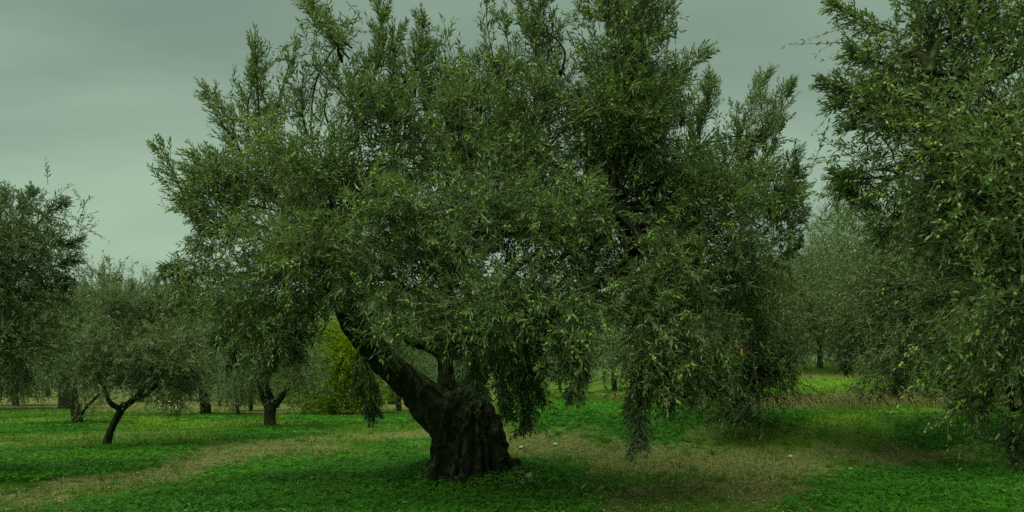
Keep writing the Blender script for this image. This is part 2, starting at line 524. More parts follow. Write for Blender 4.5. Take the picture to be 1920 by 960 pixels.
def shoot_twigs(tw, a, b, width, n, rng=RNG, L=None, hang=False, sway=0.08):
    """one long leafy shoot from a to b: side twigs along a gently curved stem"""
    a = np.asarray(a, float); b = np.asarray(b, float)
    ln = np.linalg.norm(b - a)
    t = np.sort(rng.random(n) ** .85)
    ph = rng.random() * 6
    side = nrm(np.cross(b - a, [0, 1, 0.1]))
    path = a + (b - a) * t[:, None] + side * (np.sin(t * 3 + ph) * sway * ln)[:, None] - side * (math.sin(ph) * sway * ln)
    ax = nrm(b - a)
    r = nrm(rng.normal(size=(n, 3)))
    r = nrm(r - (r @ ax)[:, None] * ax)
    D = ax + r * rng.uniform(.15, 1.5 if hang else .85, (n, 1)) + np.array([0, 0, -.15 if hang else .2])
    wid = width * (1.0 - .6 * t)
    Lr = np.clip(wid * rng.uniform(.6, 1.5, n), .12, .55)
    tw.add(path + r * (wid * .3)[:, None] * rng.random((n, 1)), D, Lr, np.full(n, .22 if hang else .12) * rng.uniform(.4, 1.4, n), np.clip(rng.random() * .5 + rng.random(n) * .3, 0, 1))
    k = np.linspace(0, 1, 9)
    stem = a + (b - a) * k[:, None] + side * (np.sin(k * 3 + ph) * sway * ln)[:, None] - side * (math.sin(ph) * sway * ln)
    return stem


def twig_leaves(T, leaf, pairs=9, rng=RNG, wratio=.26):
    """opposite leaves along every twig"""
    P, D, L, g, tt = T
    n = len(P)
    up = nrm(np.cross(D, rng.normal(size=(n, 3))))
    sd_ = np.cross(D, up)
    out = []
    for i in range(pairs):
        t = (i + .6 + rng.random(n) * .5) / pairs
        base = P + D * (L * t)[:, None]; base[:, 2] -= g * L * t * t
        dd = D.copy(); dd[:, 2] -= 2 * g * t * .6; dd = nrm(dd)
        ang = (i % 2) * math.pi / 2 + rng.normal(size=n) * .35
        s = np.cos(ang)[:, None] * sd_ + np.sin(ang)[:, None] * up
        for sg in (1, -1):
            keep = rng.random(n) < .93
            op = rng.uniform(.5, 1.25, (n, 1)) * (1.15 - .5 * t[:, None])
            ld = nrm(dd + s * sg * op + rng.normal(size=(n, 3)) * .22)
            nn = nrm(np.cross(np.cross(ld, dd), ld) * -1 + np.array([0, 0, .7]) + rng.normal(size=(n, 3)) * .45)
            ll = leaf * rng.uniform(.65, 1.15, n) * (1.08 - .38 * t)
            ti = np.clip(tt + rng.normal(size=n) * .12, 0, 1)
            out.append([a[keep] for a in (base, ld, nn, ll, ll * wratio * rng.uniform(.8, 1.2, n), ti)])
    return [np.concatenate(x) for x in zip(*out)]


def twig_stems(T, r=0.0025):
    P, D, L, g, tt = T
    n = len(P)
    up = nrm(np.cross(D, np.array([.3, .2, .9]))); sd_ = np.cross(D, up)
    rings = []
    for t, k in ((-.25, 1.5), (.85, .7)):
        c = P + D * (L * t)[:, None]; c[:, 2] -= g * L * t * abs(t)
        for a in range(3):
            an = a * 2.094
            rings.append(c + (math.cos(an) * up + math.sin(an) * sd_) * r * k)
    V = np.stack(rings, 1).reshape(-1, 3)
    k = np.arange(n)[:, None] * 6
    q = []
    for s in (0,):
        for a in range(3):
            b = (a + 1) % 3
            q.append(k + np.array([[s + a, s + b, s + 3 + b, s + 3 + a]]))
    return V, np.concatenate(q, 1).reshape(-1, 4)


def foliage_object(parent, T, leaf, mat, pairs=9, fine=False, stems=True, name='foliage', pick=0, rng=RNG, wratio=.26, stem_r=.0025):
    lv = twig_leaves(T, leaf, pairs, rng, wratio)
    picked = None
    if pick:
        o = np.argsort(lv[0][:, 1])
        vis = o[(np.abs((lv[0][o, 0] / lv[0][o, 1]) * F) < 955)][:pick]
        m = np.ones(len(o), bool); m[vis] = False
        picked = [a[vis] for a in lv]; lv = [a[m] for a in lv]
    V, Fc, ti = leaf_geometry(*lv, fine=fine)
    faces = [Fc]; mi = np.zeros(len(Fc), int)
    if stems:
        V2, q = twig_stems(T, stem_r)
        faces.append(q + len(V)); V = np.vstack([V, V2])
        mi = np.concatenate([mi, np.ones(len(q), int)]); ti = np.concatenate([ti, np.zeros(len(q))])
    me = mesh_np(name, V, faces, False, ti, mi)
    o = link(name, me, parent, [mat, M['twig']])
    o['kind'] = 'stuff'
    return o, picked


_leafmesh = {}


def leaf_parts(parent, lv, mat):
    key = mat.name
    if key not in _leafmesh:
        V, Fc, ti = leaf_geometry(np.zeros((1, 3)), np.array([[1., 0, 0]]), np.array([[0, 0, 1.]]), np.array([1.]), np.array([1.]), np.array([.5]), True)
        V[:, 2] *= .35
        me = mesh_np('leaf', V, [Fc], False, np.full(len(Fc), .5)); me.materials.append(mat)
        _leafmesh[key] = me
    me = _leafmesh[key]
    for P, D, N, ln, wd, ti in zip(*lv):
        B = nrm(np.cross(N, D)); N = nrm(np.cross(D, B))
        m = Matrix(((D[0] * ln, B[0] * wd, N[0] * wd, P[0]), (D[1] * ln, B[1] * wd, N[1] * wd, P[1]), (D[2] * ln, B[2] * wd, N[2] * wd, P[2]), (0, 0, 0, 1)))
        o = bpy.data.objects.new('leaf', me); COL.objects.link(o)
        o.parent = parent
        o.matrix_basis = Matrix.Translation(-Vector(parent.location)) @ m


def ico(sub):
    import bmesh
    bm = bmesh.new(); bmesh.ops.create_icosphere(bm, subdivisions=sub, radius=1)
    V = np.array([v.co[:] for v in bm.verts]); Fc = np.array([[v.index for v in f.verts] for f in bm.faces]); bm.free()
    return V, Fc


OV, OF = ico(2)
_om = mesh_np('olive', OV * np.array([.0105, .0105, .0135]), [OF], True); _om.materials.append(M['olive'])
OV1, OF1 = ico(1)


def olives(parent, T, n, nparts, rng=RNG, sc=1.0):
    P, D, L, g, tt = T
    # fruit hangs on the outer twigs: keep those not buried behind others
    cell = (np.round(P[:, 0] / P[:, 1] * 90).astype(int) + 500) * 2000 + np.round(P[:, 2] / P[:, 1] * 90).astype(int) + 500
    u, inv = np.unique(cell, return_inverse=True)
    mn = np.full(len(u), 1e9); np.minimum.at(mn, inv, P[:, 1])
    outer = np.where(P[:, 1] < mn[inv] + .18)[0]
    i = rng.choice(outer, n // 3)
    i = np.repeat(i, 3)
    t = rng.uniform(.2, .95, len(i))
    p = P[i] + D[i] * (L[i] * t)[:, None]; p[:, 2] -= g[i] * L[i] * t * t
    p += rng.normal(size=p.shape) * .012; p[:, 2] -= .018
    s = sc * rng.uniform(.75, 1.15, len(p))
    o = np.argsort(p[:, 1]); o = np.concatenate([o[(np.abs(p[o, 0] / p[o, 1]) * F) < 960], o[(np.abs(p[o, 0] / p[o, 1]) * F) >= 960]])
    for k in o[:nparts]:
        ob = bpy.data.objects.new('olive', _om); COL.objects.link(ob); ob.parent = parent
        ob.location = Vector(p[k]) - Vector(parent.location)
        ob.scale = (s[k],) * 3
        ob.rotation_euler = (rng.normal() * .4, rng.normal() * .4, 0)
    r = o[nparts:]
    if len(r):
        B = OV1 * np.array([.0105, .0105, .0135])
        V = (B[None] * s[r][:, None, None] + p[r][:, None]).reshape(-1, 3)
        Fc = (OF1[None] + (np.arange(len(r)) * len(OV1))[:, None, None]).reshape(-1, 3)
        me = mesh_np('fruit', V, [Fc], True)
        ob = link('fruit', me, parent, [M['olive']]); ob['kind'] = 'stuff'


# ------------------------------------------------------------------ wood
def smooth_path(pts, n):
    pts = np.asarray(pts, float)
    k = np.concatenate([[0], np.cumsum(np.linalg.norm(np.diff(pts[:, :3], axis=0), axis=1))])
    t = np.linspace(0, k[-1], n)
    # Catmull-Rom through the points
    out = np.zeros((n, pts.shape[1]))
    tang = np.gradient(pts, k, axis=0) if len(pts) > 2 else np.repeat(((pts[1] - pts[0]) / k[-1])[None], 2, 0)
    j = np.clip(np.searchsorted(k, t, side='right') - 1, 0, len(pts) - 2)
    h = (k[j + 1] - k[j]); u = ((t - k[j]) / h)[:, None]; h = h[:, None]
    out = (2 * u ** 3 - 3 * u ** 2 + 1) * pts[j] + (u ** 3 - 2 * u ** 2 + u) * h * tang[j] + (-2 * u ** 3 + 3 * u ** 2) * pts[j + 1] + (u ** 3 - u ** 2) * h * tang[j + 1]
    return out


def tube(pts, segs=14, n=None, lump=.12, seed=0):
    """pts: (x, y, z, r) -> tapered, slightly lumpy tube"""
    pts = np.asarray(pts, float)
    ln = np.linalg.norm(np.diff(pts[:, :3], axis=0), axis=1).sum()
    n = n or max(6, int(ln / max(pts[:, 3].mean() * .9, .02)))
    q = smooth_path(pts, n)
    c, r = q[:, :3], np.maximum(q[:, 3], .001)
    tg = nrm(np.gradient(c, axis=0))
    ref = np.array([0.2, 1.0, 0.1]); a = nrm(ref - (tg @ ref)[:, None] * tg); b = np.cross(tg, a)
    th = np.linspace(0, 2 * math.pi, segs, endpoint=False)
    V = np.zeros((n, segs, 3))
    for k in range(segs):
        s = np.arange(n)
        lum = 1 + lump * (np.sin(3 * th[k] + s * .31 + seed) * .5 + np.sin(5 * th[k] - s * .53 + seed * 2.3) * .5 + np.sin(2 * th[k] + s * .9 + seed) * .4)
        V[:, k] = c + (math.cos(th[k]) * a + math.sin(th[k]) * b) * (r * lum)[:, None]
    V = V.reshape(-1, 3)
    i, j = np.meshgrid(np.arange(n - 1), np.arange(segs), indexing='ij'); jn = (j + 1) % segs
    Q = np.stack([i * segs + j, i * segs + jn, (i + 1) * segs + jn, (i + 1) * segs + j], -1).reshape(-1, 4)
    m = len(V)
    V = np.vstack([V, c[:1], c[-1:]])
    k = np.arange(segs)
    cap = np.concatenate([np.stack([np.full(segs, m), (k + 1) % segs, k], -1), np.stack([np.full(segs, m + 1), (n - 1) * segs + k, (n - 1) * segs + (k + 1) % segs], -1)])
    return V, Q, cap


def wood(name, parent, tubes, mat, segs=14, lump=.12):
    Vs, Qs, Cs, off = [], [], [], 0
    for s, p in enumerate(tubes):
        V, Q, C = tube(p, segs, lump=lump, seed=s * 1.7)
        Vs.append(V); Qs.append(Q + off); Cs.append(C + off); off += len(V)
    me = mesh_np(name, np.vstack(Vs), [np.vstack(Qs), np.vstack(Cs)], True)
    return link(name, me, parent, [mat])


def pth(*pts):
    """(px, py, Y, r in photo px) -> world tube points"""
    return [(*at(px, py, Y), r * Y / F) for px, py, Y, r in pts]


def limb_to(a, b, r0, r1, rng=RNG, sag=.12):
    a = np.asarray(a, float); b = np.asarray(b, float); d = np.linalg.norm(b - a)
    m1 = a + (b - a) * .35 + rng.normal(size=3) * d * sag * .5 + np.array([0, 0, d * .08])
    m2 = a + (b - a) * .7 + rng.normal(size=3) * d * sag * .5 + np.array([0, 0, d * .06])
    return [(*a, r0), (*m1, r0 * .75 + r1 * .25), (*m2, r0 * .35 + r1 * .65), (*b, r1)]


# ------------------------------------------------------------------ the old olive tree in the middle
def remeshed(name, parent, tubes, mat, voxel=.018, segs=40):
    Vs, Qs, Cs, off = [], [], [], 0
    for s, p in enumerate(tubes):
        V, Q, C = tube(p, segs, n=60, lump=.05, seed=s)
        Vs.append(V); Qs.append(Q + off); Cs.append(C + off); off += len(V)
    tmp = bpy.data.objects.new('tmp', mesh_np('tmp', np.vstack(Vs), [np.vstack(Qs), np.vstack(Cs)], True))
    COL.objects.link(tmp)
    mod = tmp.modifiers.new('r', 'REMESH'); mod.mode = 'VOXEL'; mod.voxel_size = voxel; mod.use_smooth_shade = True
    sm = tmp.modifiers.new('s', 'SMOOTH'); sm.iterations = 10; sm.factor = .5
    dg = bpy.context.evaluated_depsgraph_get()
    me = bpy.data.meshes.new_from_object(tmp.evaluated_get(dg))
    bpy.data.objects.remove(tmp)
    me.name = name
    n = len(me.vertices)
    co = np.zeros(n * 3, np.float32); me.vertices.foreach_get('co', co); co = co.reshape(-1, 3)
    no = np.zeros(n * 3, np.float32); me.vertices.foreach_get('normal', no); no = no.reshape(-1, 3)
    base = np.array(parent.location)
    disp = np.zeros(n)
    for i in range(n):
        x, y, z = co[i] - base
        w = mnoise.noise(Vector((x * 1.2, y * 1.2, z * .8))) * 1.2
        a = math.atan2(y, x)
        low = max(0.0, 1 - z / 1.35)
        # deep vertical flutes that widen towards the roots
        f = abs(mnoise.noise(Vector((math.cos(a) * 2.6 + w * .35, math.sin(a) * 2.6, z * .55 + w * .3))))
        flute = (f - .22) * .30 * low
        v = Vector((x * 5.5, y * 5.5, z * 2.0))
        k = abs(mnoise.noise(v + Vector((w, w, 0)))) - .25
        knob = mnoise.noise(Vector((x * 8, y * 8, z * 6.5)))
        knob = max(0, knob - .1) * .07 * (.3 + low)
        fine = abs(mnoise.noise(Vector((x * 17, y * 17, z * 7)))) - .25
        disp[i] = flute * 1.6 + (.4 + .6 * min(1, 2 * low)) * (k * .085 + knob * 1.5 + fine * .034)
    co = co + no * disp[:, None]
    me.vertices.foreach_set('co', co.ravel().astype(np.float32))
    me.polygons.foreach_set('use_smooth', np.ones(len(me.polygons), bool))
    me.update()
    return link(name, me, parent, [mat])


def main_tree():
    rng = np.random.default_rng(5)
    base = ground_pt(882, 893)
    Y0 = base[1]
    k = Y0 / 10.2
    root = empty('olive_tree', base)
    tag(root, 'big old olive tree with thick gnarled forked trunk on the clover', 'olive tree')
    K = lambda *p: pth(*[(a, b, c * k, d) for a, b, c, d in p])
    trunk = [
        K((882, 915, 10.2, 80), (882, 890, 10.2, 73), (884, 860, 10.2, 63), (882, 825, 10.2, 54), (874, 790, 10.2, 46), (862, 765, 10.2, 40), (854, 735, 10.2, 28)),
        K((905, 870, 10.15, 40), (918, 830, 10.12, 27), (922, 803, 10.1, 23), (900, 775, 10.2, 22), (882, 745, 10.25, 22)),
        K((935, 897, 10.1, 26), (928, 865, 10.15, 24), (915, 830, 10.15, 24)),
        K((825, 897, 10.1, 24), (834, 865, 10.1, 22), (842, 830, 10.15, 26)),
        K((870, 910, 9.85, 28), (872, 870, 9.95, 22), (876, 830, 10.05, 22)),
        K((838, 868, 10.1, 24), (818, 893, 9.95, 17), (800, 910, 9.85, 8)), K((925, 872, 10.1, 26), (955, 895, 9.95, 18), (985, 911, 9.85, 9)), K((880, 880, 10.0, 28), (868, 908, 9.75, 20), (850, 935, 9.5, 9)), K((905, 885, 10.0, 24), (925, 912, 9.7, 15), (940, 930, 9.5, 8)),
        # the heavy bough reaching up to the left
        K((858, 815, 10.2, 42), (832, 780, 10.18, 36), (800, 745, 10.1, 29), (757, 708, 10.05, 27), (720, 676, 10.0, 26), (694, 648, 9.95, 25), (670, 616, 9.9, 25), (652, 590, 9.8, 22), (645, 575, 9.7, 20), (650, 545, 9.6, 13), (655, 505, 9.5, 9)),
        # stem in the fork
        K((848, 775, 10.3, 28), (838, 735, 10.35, 20), (836, 695, 10.4, 16), (834, 660, 10.45, 15), (838, 560, 10.5, 12), (850, 440, 10.4, 8)),
        K((836, 672, 10.45, 10), (805, 652, 10.35, 10), (770, 640, 10.3, 8), (740, 600, 10.2, 6)),
        # right hand stem behind the hanging foliage
        K((868, 795, 10.3, 36), (880, 735, 10.4, 24), (925, 668, 10.6, 18), (1010, 600, 10.6, 15), (1100, 540, 10.2, 14), (1190, 485, 9.5, 15), (1178, 455, 9.1, 14), (1160, 415, 8.8, 12.5), (1148, 385, 8.7, 10), (1158, 300, 8.6, 7), (1165, 200, 8.6, 5)),
    ]
    remeshed('trunk', root, trunk, M['bark'])

    A = lambda px, py, Y: at(px, py, Y * k)
    lobes = [
        (470, 330, 9.8, 100, 85, .9, .35), (415, 425, 9.6, 85, 75, .8, .1), (388, 512, 9.6, 66, 45, .7, -.1),
        (520, 470, 9.0, 115, 110, 1.0, .1), (470, 585, 9.2, 95, 65, .8, -.25), (590, 320, 9.0, 115, 100, 1.0, .4),
        (600, 490, 8.6, 110, 85, .9, .0), (530, 590, 9.0, 60, 50, .7, -.2), (720, 290, 9.2, 115, 115, 1.0, .4), (745, 430, 8.4, 120, 95, .8, .15),
        (765, 560, 8.2, 105, 68, .7, -.25), (860, 270, 9.0, 115, 120, 1.0, .4), (880, 440, 8.2, 115, 95, .8, .15),
        (905, 575, 7.8, 95, 85, .6, -.3), (945, 690, 8.8, 52, 75, .5, -.5), (1000, 280, 9.0, 115, 125, 1.0, .4),
        (1030, 450, 8.2, 105, 95, .8, .1), (1060, 590, 8.0, 75, 90, .6, -.4), (1140, 230, 9.2, 100, 150, .9, .4),
        (1170, 530, 8.4, 90, 75, .7, -.1), (1235, 600, 8.4, 80, 95, .6, -.35), (1228, 710, 8.2, 40, 90, .35, -.6),
        (1255, 330, 9.6, 90, 110, 1.0, .35), (1330, 420, 9.2, 100, 110, .9, .2), (1335, 570, 9.0, 95, 90, .8, -.2), (1415, 400, 9.8, 80, 90, .8, .2),
        (1425, 530, 9.6, 70, 85, .8, -.1), (1320, 675, 9.2, 75, 55, .6, -.4),
        (985, 625, 8.3, 70, 65, .5, -.3), (1245, 390, 9.0, 75, 80, .5, .1), (1230, 480, 8.8, 60, 60, .5, 0), (1290, 470, 9.0, 60, 60, .5, 0), (1120, 470, 8.6, 50, 60, .5, 0),
        (492, 185, 9.8, 46, 85, .4, .8), (415, 235, 9.7, 40, 55, .35, .5), (640, 70, 8.8, 46, 55, .28, .6), (668, 200, 8.8, 40, 60, .3, .5), (770, 150, 9.3, 28, 75, .3, .9), (835, 130, 9.2, 34, 80, .35, .9),
        (955, 100, 9.1, 46, 100, .4, .9), (1040, 120, 9.1, 36, 100, .4, .9), (1180, 90, 8.8, 80, 120, .5, .7), (1180, 230, 8.7, 80, 100, .5, .5), (1290, 220, 9.7, 40, 70, .35, .8), (1430, 255, 9.8, 46, 80, .35, .7), (1470, 390, 9.8, 40, 60, .35, .4), (330, 350, 9.7, 45, 36, .3, .3), (352, 505, 9.6, 46, 44, .4, -.1),
        # far side of the crown
        (640, 400, 11.6, 190, 130, .8, .2), (900, 340, 12.0, 200, 170, .8, .3), (1180, 400, 12.0, 200, 160, .8, .2), (860, 520, 11.5, 110, 70, .7, 0), (1100, 560, 11.5, 120, 80, .7, -.1),
    ]
    area = sum(l[3] * l[4] for l in lobes)
    N = 14000
    forks = [A(652, 560, 9.65), A(838, 560, 10.5), A(850, 440, 10.4), A(1010, 600, 10.5), A(1100, 540, 10.2), A(1150, 390, 8.7), A(745, 605, 10.2), A(655, 505, 9.5)]
    fork_r = [.10, .085, .06, .12, .1, .075, .05, .07]
    # keep the fork of the bare limb visible at upper right
    def clear(T):
        P, D, L, g, t = T
        sx = CX + P[:, 0] / P[:, 1] * F; sy = HY - (P[:, 2] - EYE) / P[:, 1] * F
        a = np.array([1192, 490]); b = np.array([1150, 390])
        u = np.clip(((sx - a[0]) * (b - a)[0] + (sy - a[1]) * (b - a)[1]) / 11764., 0, 1)
        d = np.hypot(sx - a[0] - u * (b - a)[0], sy - a[1] - u * (b - a)[1])
        gone = (d < 21) & (P[:, 1] < 9.3 * k)
        gap = ((np.hypot((sx - 1160) / 26, (sy - 655) / 75) < 1) | (np.hypot((sx - 700) / 90, (sy - 690) / 50) < 1) | ((np.hypot((sx - 650) / 38, (sy - 600) / 45) < 1) & (P[:, 1] < 9.9)))
        GP = np.array([(600, 652), (640, 612), (660, 640), (720, 700), (775, 668), (800, 655), (856, 668), (852, 742), (815, 790), (690, 800), (540, 740)], float)
        gap |= in_poly(sx, sy, GP)
        tip = P + D * (L * .8)[:, None]; tip[:, 2] -= g * L * .6
        tx = CX + tip[:, 0] / tip[:, 1] * F; ty = HY - (tip[:, 2] - EYE) / tip[:, 1] * F
        gap |= in_poly(tx, ty, GP)
        inside = in_poly(tx, ty, OUT) & in_poly(sx, sy, OUT)
        m = ~(gone | gap) & inside
        return tuple(a_[m] for a_ in T)
    # the crown's outline as grown: deep notches between the upright tufts
    OUT = np.array([(255, 300), (300, 312), (345, 300), (360, 290), (375, 270), (425, 290), (400, 230), (366, 180), (425, 178), (432, 140), (455, 118), (465, 150), (478, 80), (490, 75), (510, 90), (540, 72), (550, 110),
                    (545, 170), (560, 165), (575, 140), (600, 180), (640, 190), (600, 140), (548, 60), (552, -60), (705, -60), (722, 60), (715, 110), (725, 160), (735, 120), (742, 60), (768, 36), (795, 80), (800, 110), (812, 75),
                    (830, 25), (852, 20), (870, 80), (892, 120), (900, 165), (906, 70), (925, 10), (940, -60), (1060, -60), (1075, 70), (1088, -60), (1300, -60), (1270, 70), (1275, 130), (1300, 140), (1330, 165), (1345, 205), (1360, 190),
                    (1400, 165), (1435, 143), (1485, 155), (1470, 230), (1495, 290), (1500, 320), (1530, 338), (1500, 420), (1505, 470), (1490, 560), (1500, 640), (1460, 790), (700, 820), (300, 640), (312, 500), (330, 470), (365, 425), (345, 400), (320, 385), (295, 350)], float)
    allT = []
    limbs = []
    for i, (px, py, Y, rx, ry, rd, up) in enumerate(lobes):
        c = A(px, py, Y)
        n = int(N * rx * ry / area * (.75 if Y > 11 else .42 if rx < 50 and py < 270 else 1.1))
        tw = Twigs()
        cc = lobe_twigs(tw, c, (rx * Y * k / F * .92, rd * .8, ry * Y * k / F * .92), n, bias=(0, -.1, up * (1 if up > 0 else .5)), droop=.15 + max(0, -up) * .25, rng=rng, sig=.155, L=(.18, .40), per=30)
        T = clear(tw.done())
        allT.append(T)
        j = int(np.argmin([np.linalg.norm(c - f) for f in forks]))
        lt = [limb_to(forks[j], c, fork_r[j] * (.16 if rx < 50 else .42), .008 if rx < 50 else .016, rng)]
        for q in cc[rng.choice(len(cc), min(6, len(cc)), replace=False)]:
            lt.append(limb_to(c + (forks[j] - c) * .1, q, .014, .004, rng))
        wood('limb', root, lt, M['bark2'], 8, .05)
    for T in allT:
        foliage_object(root, T, .10, M['leaf_sun'] if i in (4, 6, 8, 9, 10, 12, 13, 15, 16, 17, 22, 23) else M['leaf'], pairs=7, rng=rng, wratio=.225)
    shoots = [
        (370, 410, 9.7, 266, 306, .30, 40), (385, 430, 9.7, 330, 385, .28, 26), (430, 360, 9.7, 350, 298, .3, 30), (455, 300, 9.8, 376, 180, .34, 60), (480, 290, 9.8, 455, 120, .3, 40),
        (485, 280, 9.8, 490, 78, .3, 55), (515, 270, 9.8, 533, 72, .28, 50), (575, 250, 9.4, 562, 145, .35, 40), (615, 230, 9.4, 600, 120, .3, 30),
        (668, 270, 8.8, 640, -40, .28, 70), (655, 110, 8.8, 568, 12, .26, 34), (660, 90, 8.8, 600, -30, .24, 26), (668, 190, 8.8, 705, 20, .26, 36), (662, 150, 8.8, 715, 85, .2, 22), (665, 210, 8.8, 600, 100, .2, 20), (668, 240, 8.8, 718, 160, .2, 20),
        (742, 250, 9.3, 768, 38, .24, 50), (752, 240, 9.3, 800, 75, .2, 26), (735, 250, 9.3, 742, 110, .2, 24), (850, 250, 9.2, 835, 28, .28, 60), (860, 240, 9.2, 885, 95, .24, 30), (815, 240, 9.2, 812, 90, .24, 36),
        (940, 240, 9.1, 910, 30, .26, 40), (960, 230, 9.1, 942, -5, .28, 50), (1000, 230, 9.1, 985, -40, .3, 60), (1030, 240, 9.1, 1050, -30, .3, 60), (905, 250, 9.1, 925, 120, .26, 30),
        (1080, 250, 8.9, 1090, -50, .34, 60), (1150, 300, 8.7, 1125, -60, .4, 90), (1165, 280, 8.7, 1190, -60, .42, 110), (1190, 280, 8.7, 1275, -40, .36, 80), (1215, 230, 8.8, 1292, 90, .32, 46), (1170, 380, 8.7, 1215, 180, .36, 60), (1150, 390, 8.7, 1110, 180, .34, 50),
        (1235, 250, 9.6, 1270, 135, .3, 40), (1285, 290, 9.7, 1300, 145, .28, 44), (1310, 300, 9.7, 1325, 170, .28, 36), (1350, 340, 9.7, 1365, 200, .3, 40),
        (1375, 340, 9.8, 1432, 145, .3, 60), (1400, 330, 9.8, 1475, 158, .28, 50), (1410, 370, 9.8, 1482, 225, .26, 40), (1440, 400, 9.8, 1490, 290, .26, 34), (1440, 430, 9.8, 1525, 335, .26, 40), (1450, 460, 9.8, 1510, 405, .24, 26), (1450, 500, 9.7, 1500, 455, .24, 24),
    ]
    for (px, py, Y, qx, qy, w, n) in shoots:
        tw = Twigs()
        stem = shoot_twigs(tw, A(px, py, Y), A(qx, qy, Y + rng.normal() * .25), w * 1.15, int(n * .92), rng=rng, sway=rng.uniform(.03, .17))
        T = tw.done(); allT.append(T)
        r = np.linspace(.013, .003, len(stem))
        l = wood('shoot', root, [np.column_stack([stem, r])], M['bark2'], 6, .03)
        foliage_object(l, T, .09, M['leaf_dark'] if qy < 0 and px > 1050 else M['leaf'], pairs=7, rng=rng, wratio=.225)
    hangs = [
        (1225, 620, 8.0, 1226, 845, .3, 80), (1205, 640, 8.1, 1205, 770, .26, 40), (1250, 650, 8.0, 1262, 760, .26, 40), (1092, 580, 7.8, 1102, 738, .24, 50), (1070, 600, 7.9, 1075, 700, .24, 36),
        (958, 640, 8.6, 985, 800, .26, 60), (930, 640, 8.6, 965, 770, .26, 46), (985, 620, 8.4, 1005, 745, .24, 40), (668, 640, 10.3, 708, 782, .26, 44), (672, 660, 10.3, 680, 770, .22, 26), (870, 600, 7.9, 880, 730, .24, 40), (835, 590, 7.9, 850, 665, .2, 26),
        (430, 560, 9.2, 400, 640, .26, 36), (520, 600, 9.1, 505, 695, .28, 40), (545, 600, 9.0, 560, 660, .24, 30), (450, 590, 9.2, 450, 690, .26, 34), (345, 500, 9.6, 316, 500, .2, 22), (350, 510, 9.6, 330, 560, .2, 20),
        (1300, 640, 9.1, 1300, 740, .26, 40), (1340, 650, 9.1, 1345, 745, .26, 34), (1400, 560, 9.5, 1440, 640, .26, 30), (1280, 640, 8.6, 1270, 745, .24, 30),
    ]
    for (px, py, Y, qx, qy, w, n) in hangs:
        tw = Twigs()
        stem = shoot_twigs(tw, A(px, py, Y), A(qx, qy, Y), w * .9, int(n * 1.1), rng=rng, hang=True)
        T = tw.done(); allT.append(T)
        r = np.linspace(.010, .003, len(stem))
        l = wood('hanging_shoot', root, [np.column_stack([stem, r])], M['bark2'], 6, .03)
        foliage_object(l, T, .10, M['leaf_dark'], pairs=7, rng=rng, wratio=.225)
    T = tuple(np.concatenate(x) for x in zip(*allT))
    front = T[0][:, 1] < 9.9 * k
    olives(root, tuple(a[front] for a in T), 4600, 300, rng, 1.3)
    # the nearest leaves, one by one
    near = np.argsort(T[0][:, 1])[:40]
    lv = twig_leaves(tuple(a[near] for a in T), .078, 4, rng)
    leaf_parts(root, [a[:300] for a in lv], M['leaf'])
    lv = [np.array([A(1390, 652, 8.3)]), np.array([[0.05, 0, -1.]]), np.array([[0, -1., 0]]), np.array([.09]), np.array([.03]), np.array([.5])]
    leaf_parts(root, lv, M['dead_leaf'])


main_tree()


# ------------------------------------------------------------------ the other trees
def tree(label, base, trunk, lobes, n, leaf, mat, pairs=7, bark='bark2', shoots=(), rng=None, fine=False, olive=0, olive_parts=0, leaf_one=0, name='olive_tree', cat='olive tree', group=None, sig=.2, L=(.22, .45), stems=False, wr=.27, per=26, mat2=None, lobes2=(), segs=12):
    rng = rng or np.random.default_rng(len(bpy.data.objects))
    root = empty(name, base)
    tag(root, label, cat, group)
    if trunk:
        wood('trunk', root, [pth(*trunk[0])], M[bark], segs + 4, .10)
        for tb in trunk[1:]:
            wood('limb', root, [pth(*tb)], M[bark], segs, .08)
        tops = [np.array(at(*tb[-1][:3])) for tb in (trunk[1:] or trunk)]
    area = sum(l[3] * l[4] for l in lobes)
    allT = []
    for li, (px, py, Y, rx, ry, rd, up) in enumerate(lobes):
        c = at(px, py, Y); tw = Twigs()
        cc = lobe_twigs(tw, c, (rx * Y / F * .92, rd, ry * Y / F * .92), max(12, int(1.65 * n * rx * ry / area)), bias=(0, -.05, up * (1 if up > 0 else .5)), droop=.15 + max(0, -up) * .25, rng=rng, sig=sig, L=L, per=per)
        T = tw.done()
        gz = ground_h(T[0][:, 0], T[0][:, 1]) + .05
        ok = T[0][:, 2] > gz
        T = tuple(a[ok] for a in T)
        allT.append(T)
        if trunk:
            j = int(np.argmin([np.linalg.norm(c - f) for f in tops]))
            lt = [limb_to(tops[j], c, .035, .015, rng)] + [limb_to(c, q, .014, .005, rng) for q in cc[:4]]
            wood('limb', root, lt, M[bark], 6, .05)
        foliage_object(root, T, leaf, mat2 if li in lobes2 else mat, pairs, fine, stems, rng=rng, wratio=wr)
    for (px, py, Y, qx, qy, w, k) in shoots:
        tw = Twigs()
        stem = shoot_twigs(tw, at(px, py, Y), at(qx, qy, Y), w, int(k * 1.35), rng=rng, hang=qy > py, sway=.05)
        T = tw.done(); allT.append(T)
        l = wood('shoot', root, [np.column_stack([stem, np.linspace(.011, .003, len(stem))])], M['bark2'], 5, .03)
        foliage_object(l, T, leaf, mat, pairs, fine, stems, rng=rng, wratio=wr)
    T = tuple(np.concatenate(x) for x in zip(*allT))
    if olive:
        olives(root, T, olive, olive_parts, rng, 1.05)
    if leaf_one:
        near = np.argsort(T[0][:, 1])
        near = near[(T[0][near, 0] / T[0][near, 1] * F < 940)][:50]
        lv = twig_leaves(tuple(a[near] for a in T), leaf * 1.05, 4, rng)
        leaf_parts(root, [a[:leaf_one] for a in lv], mat)
    return root


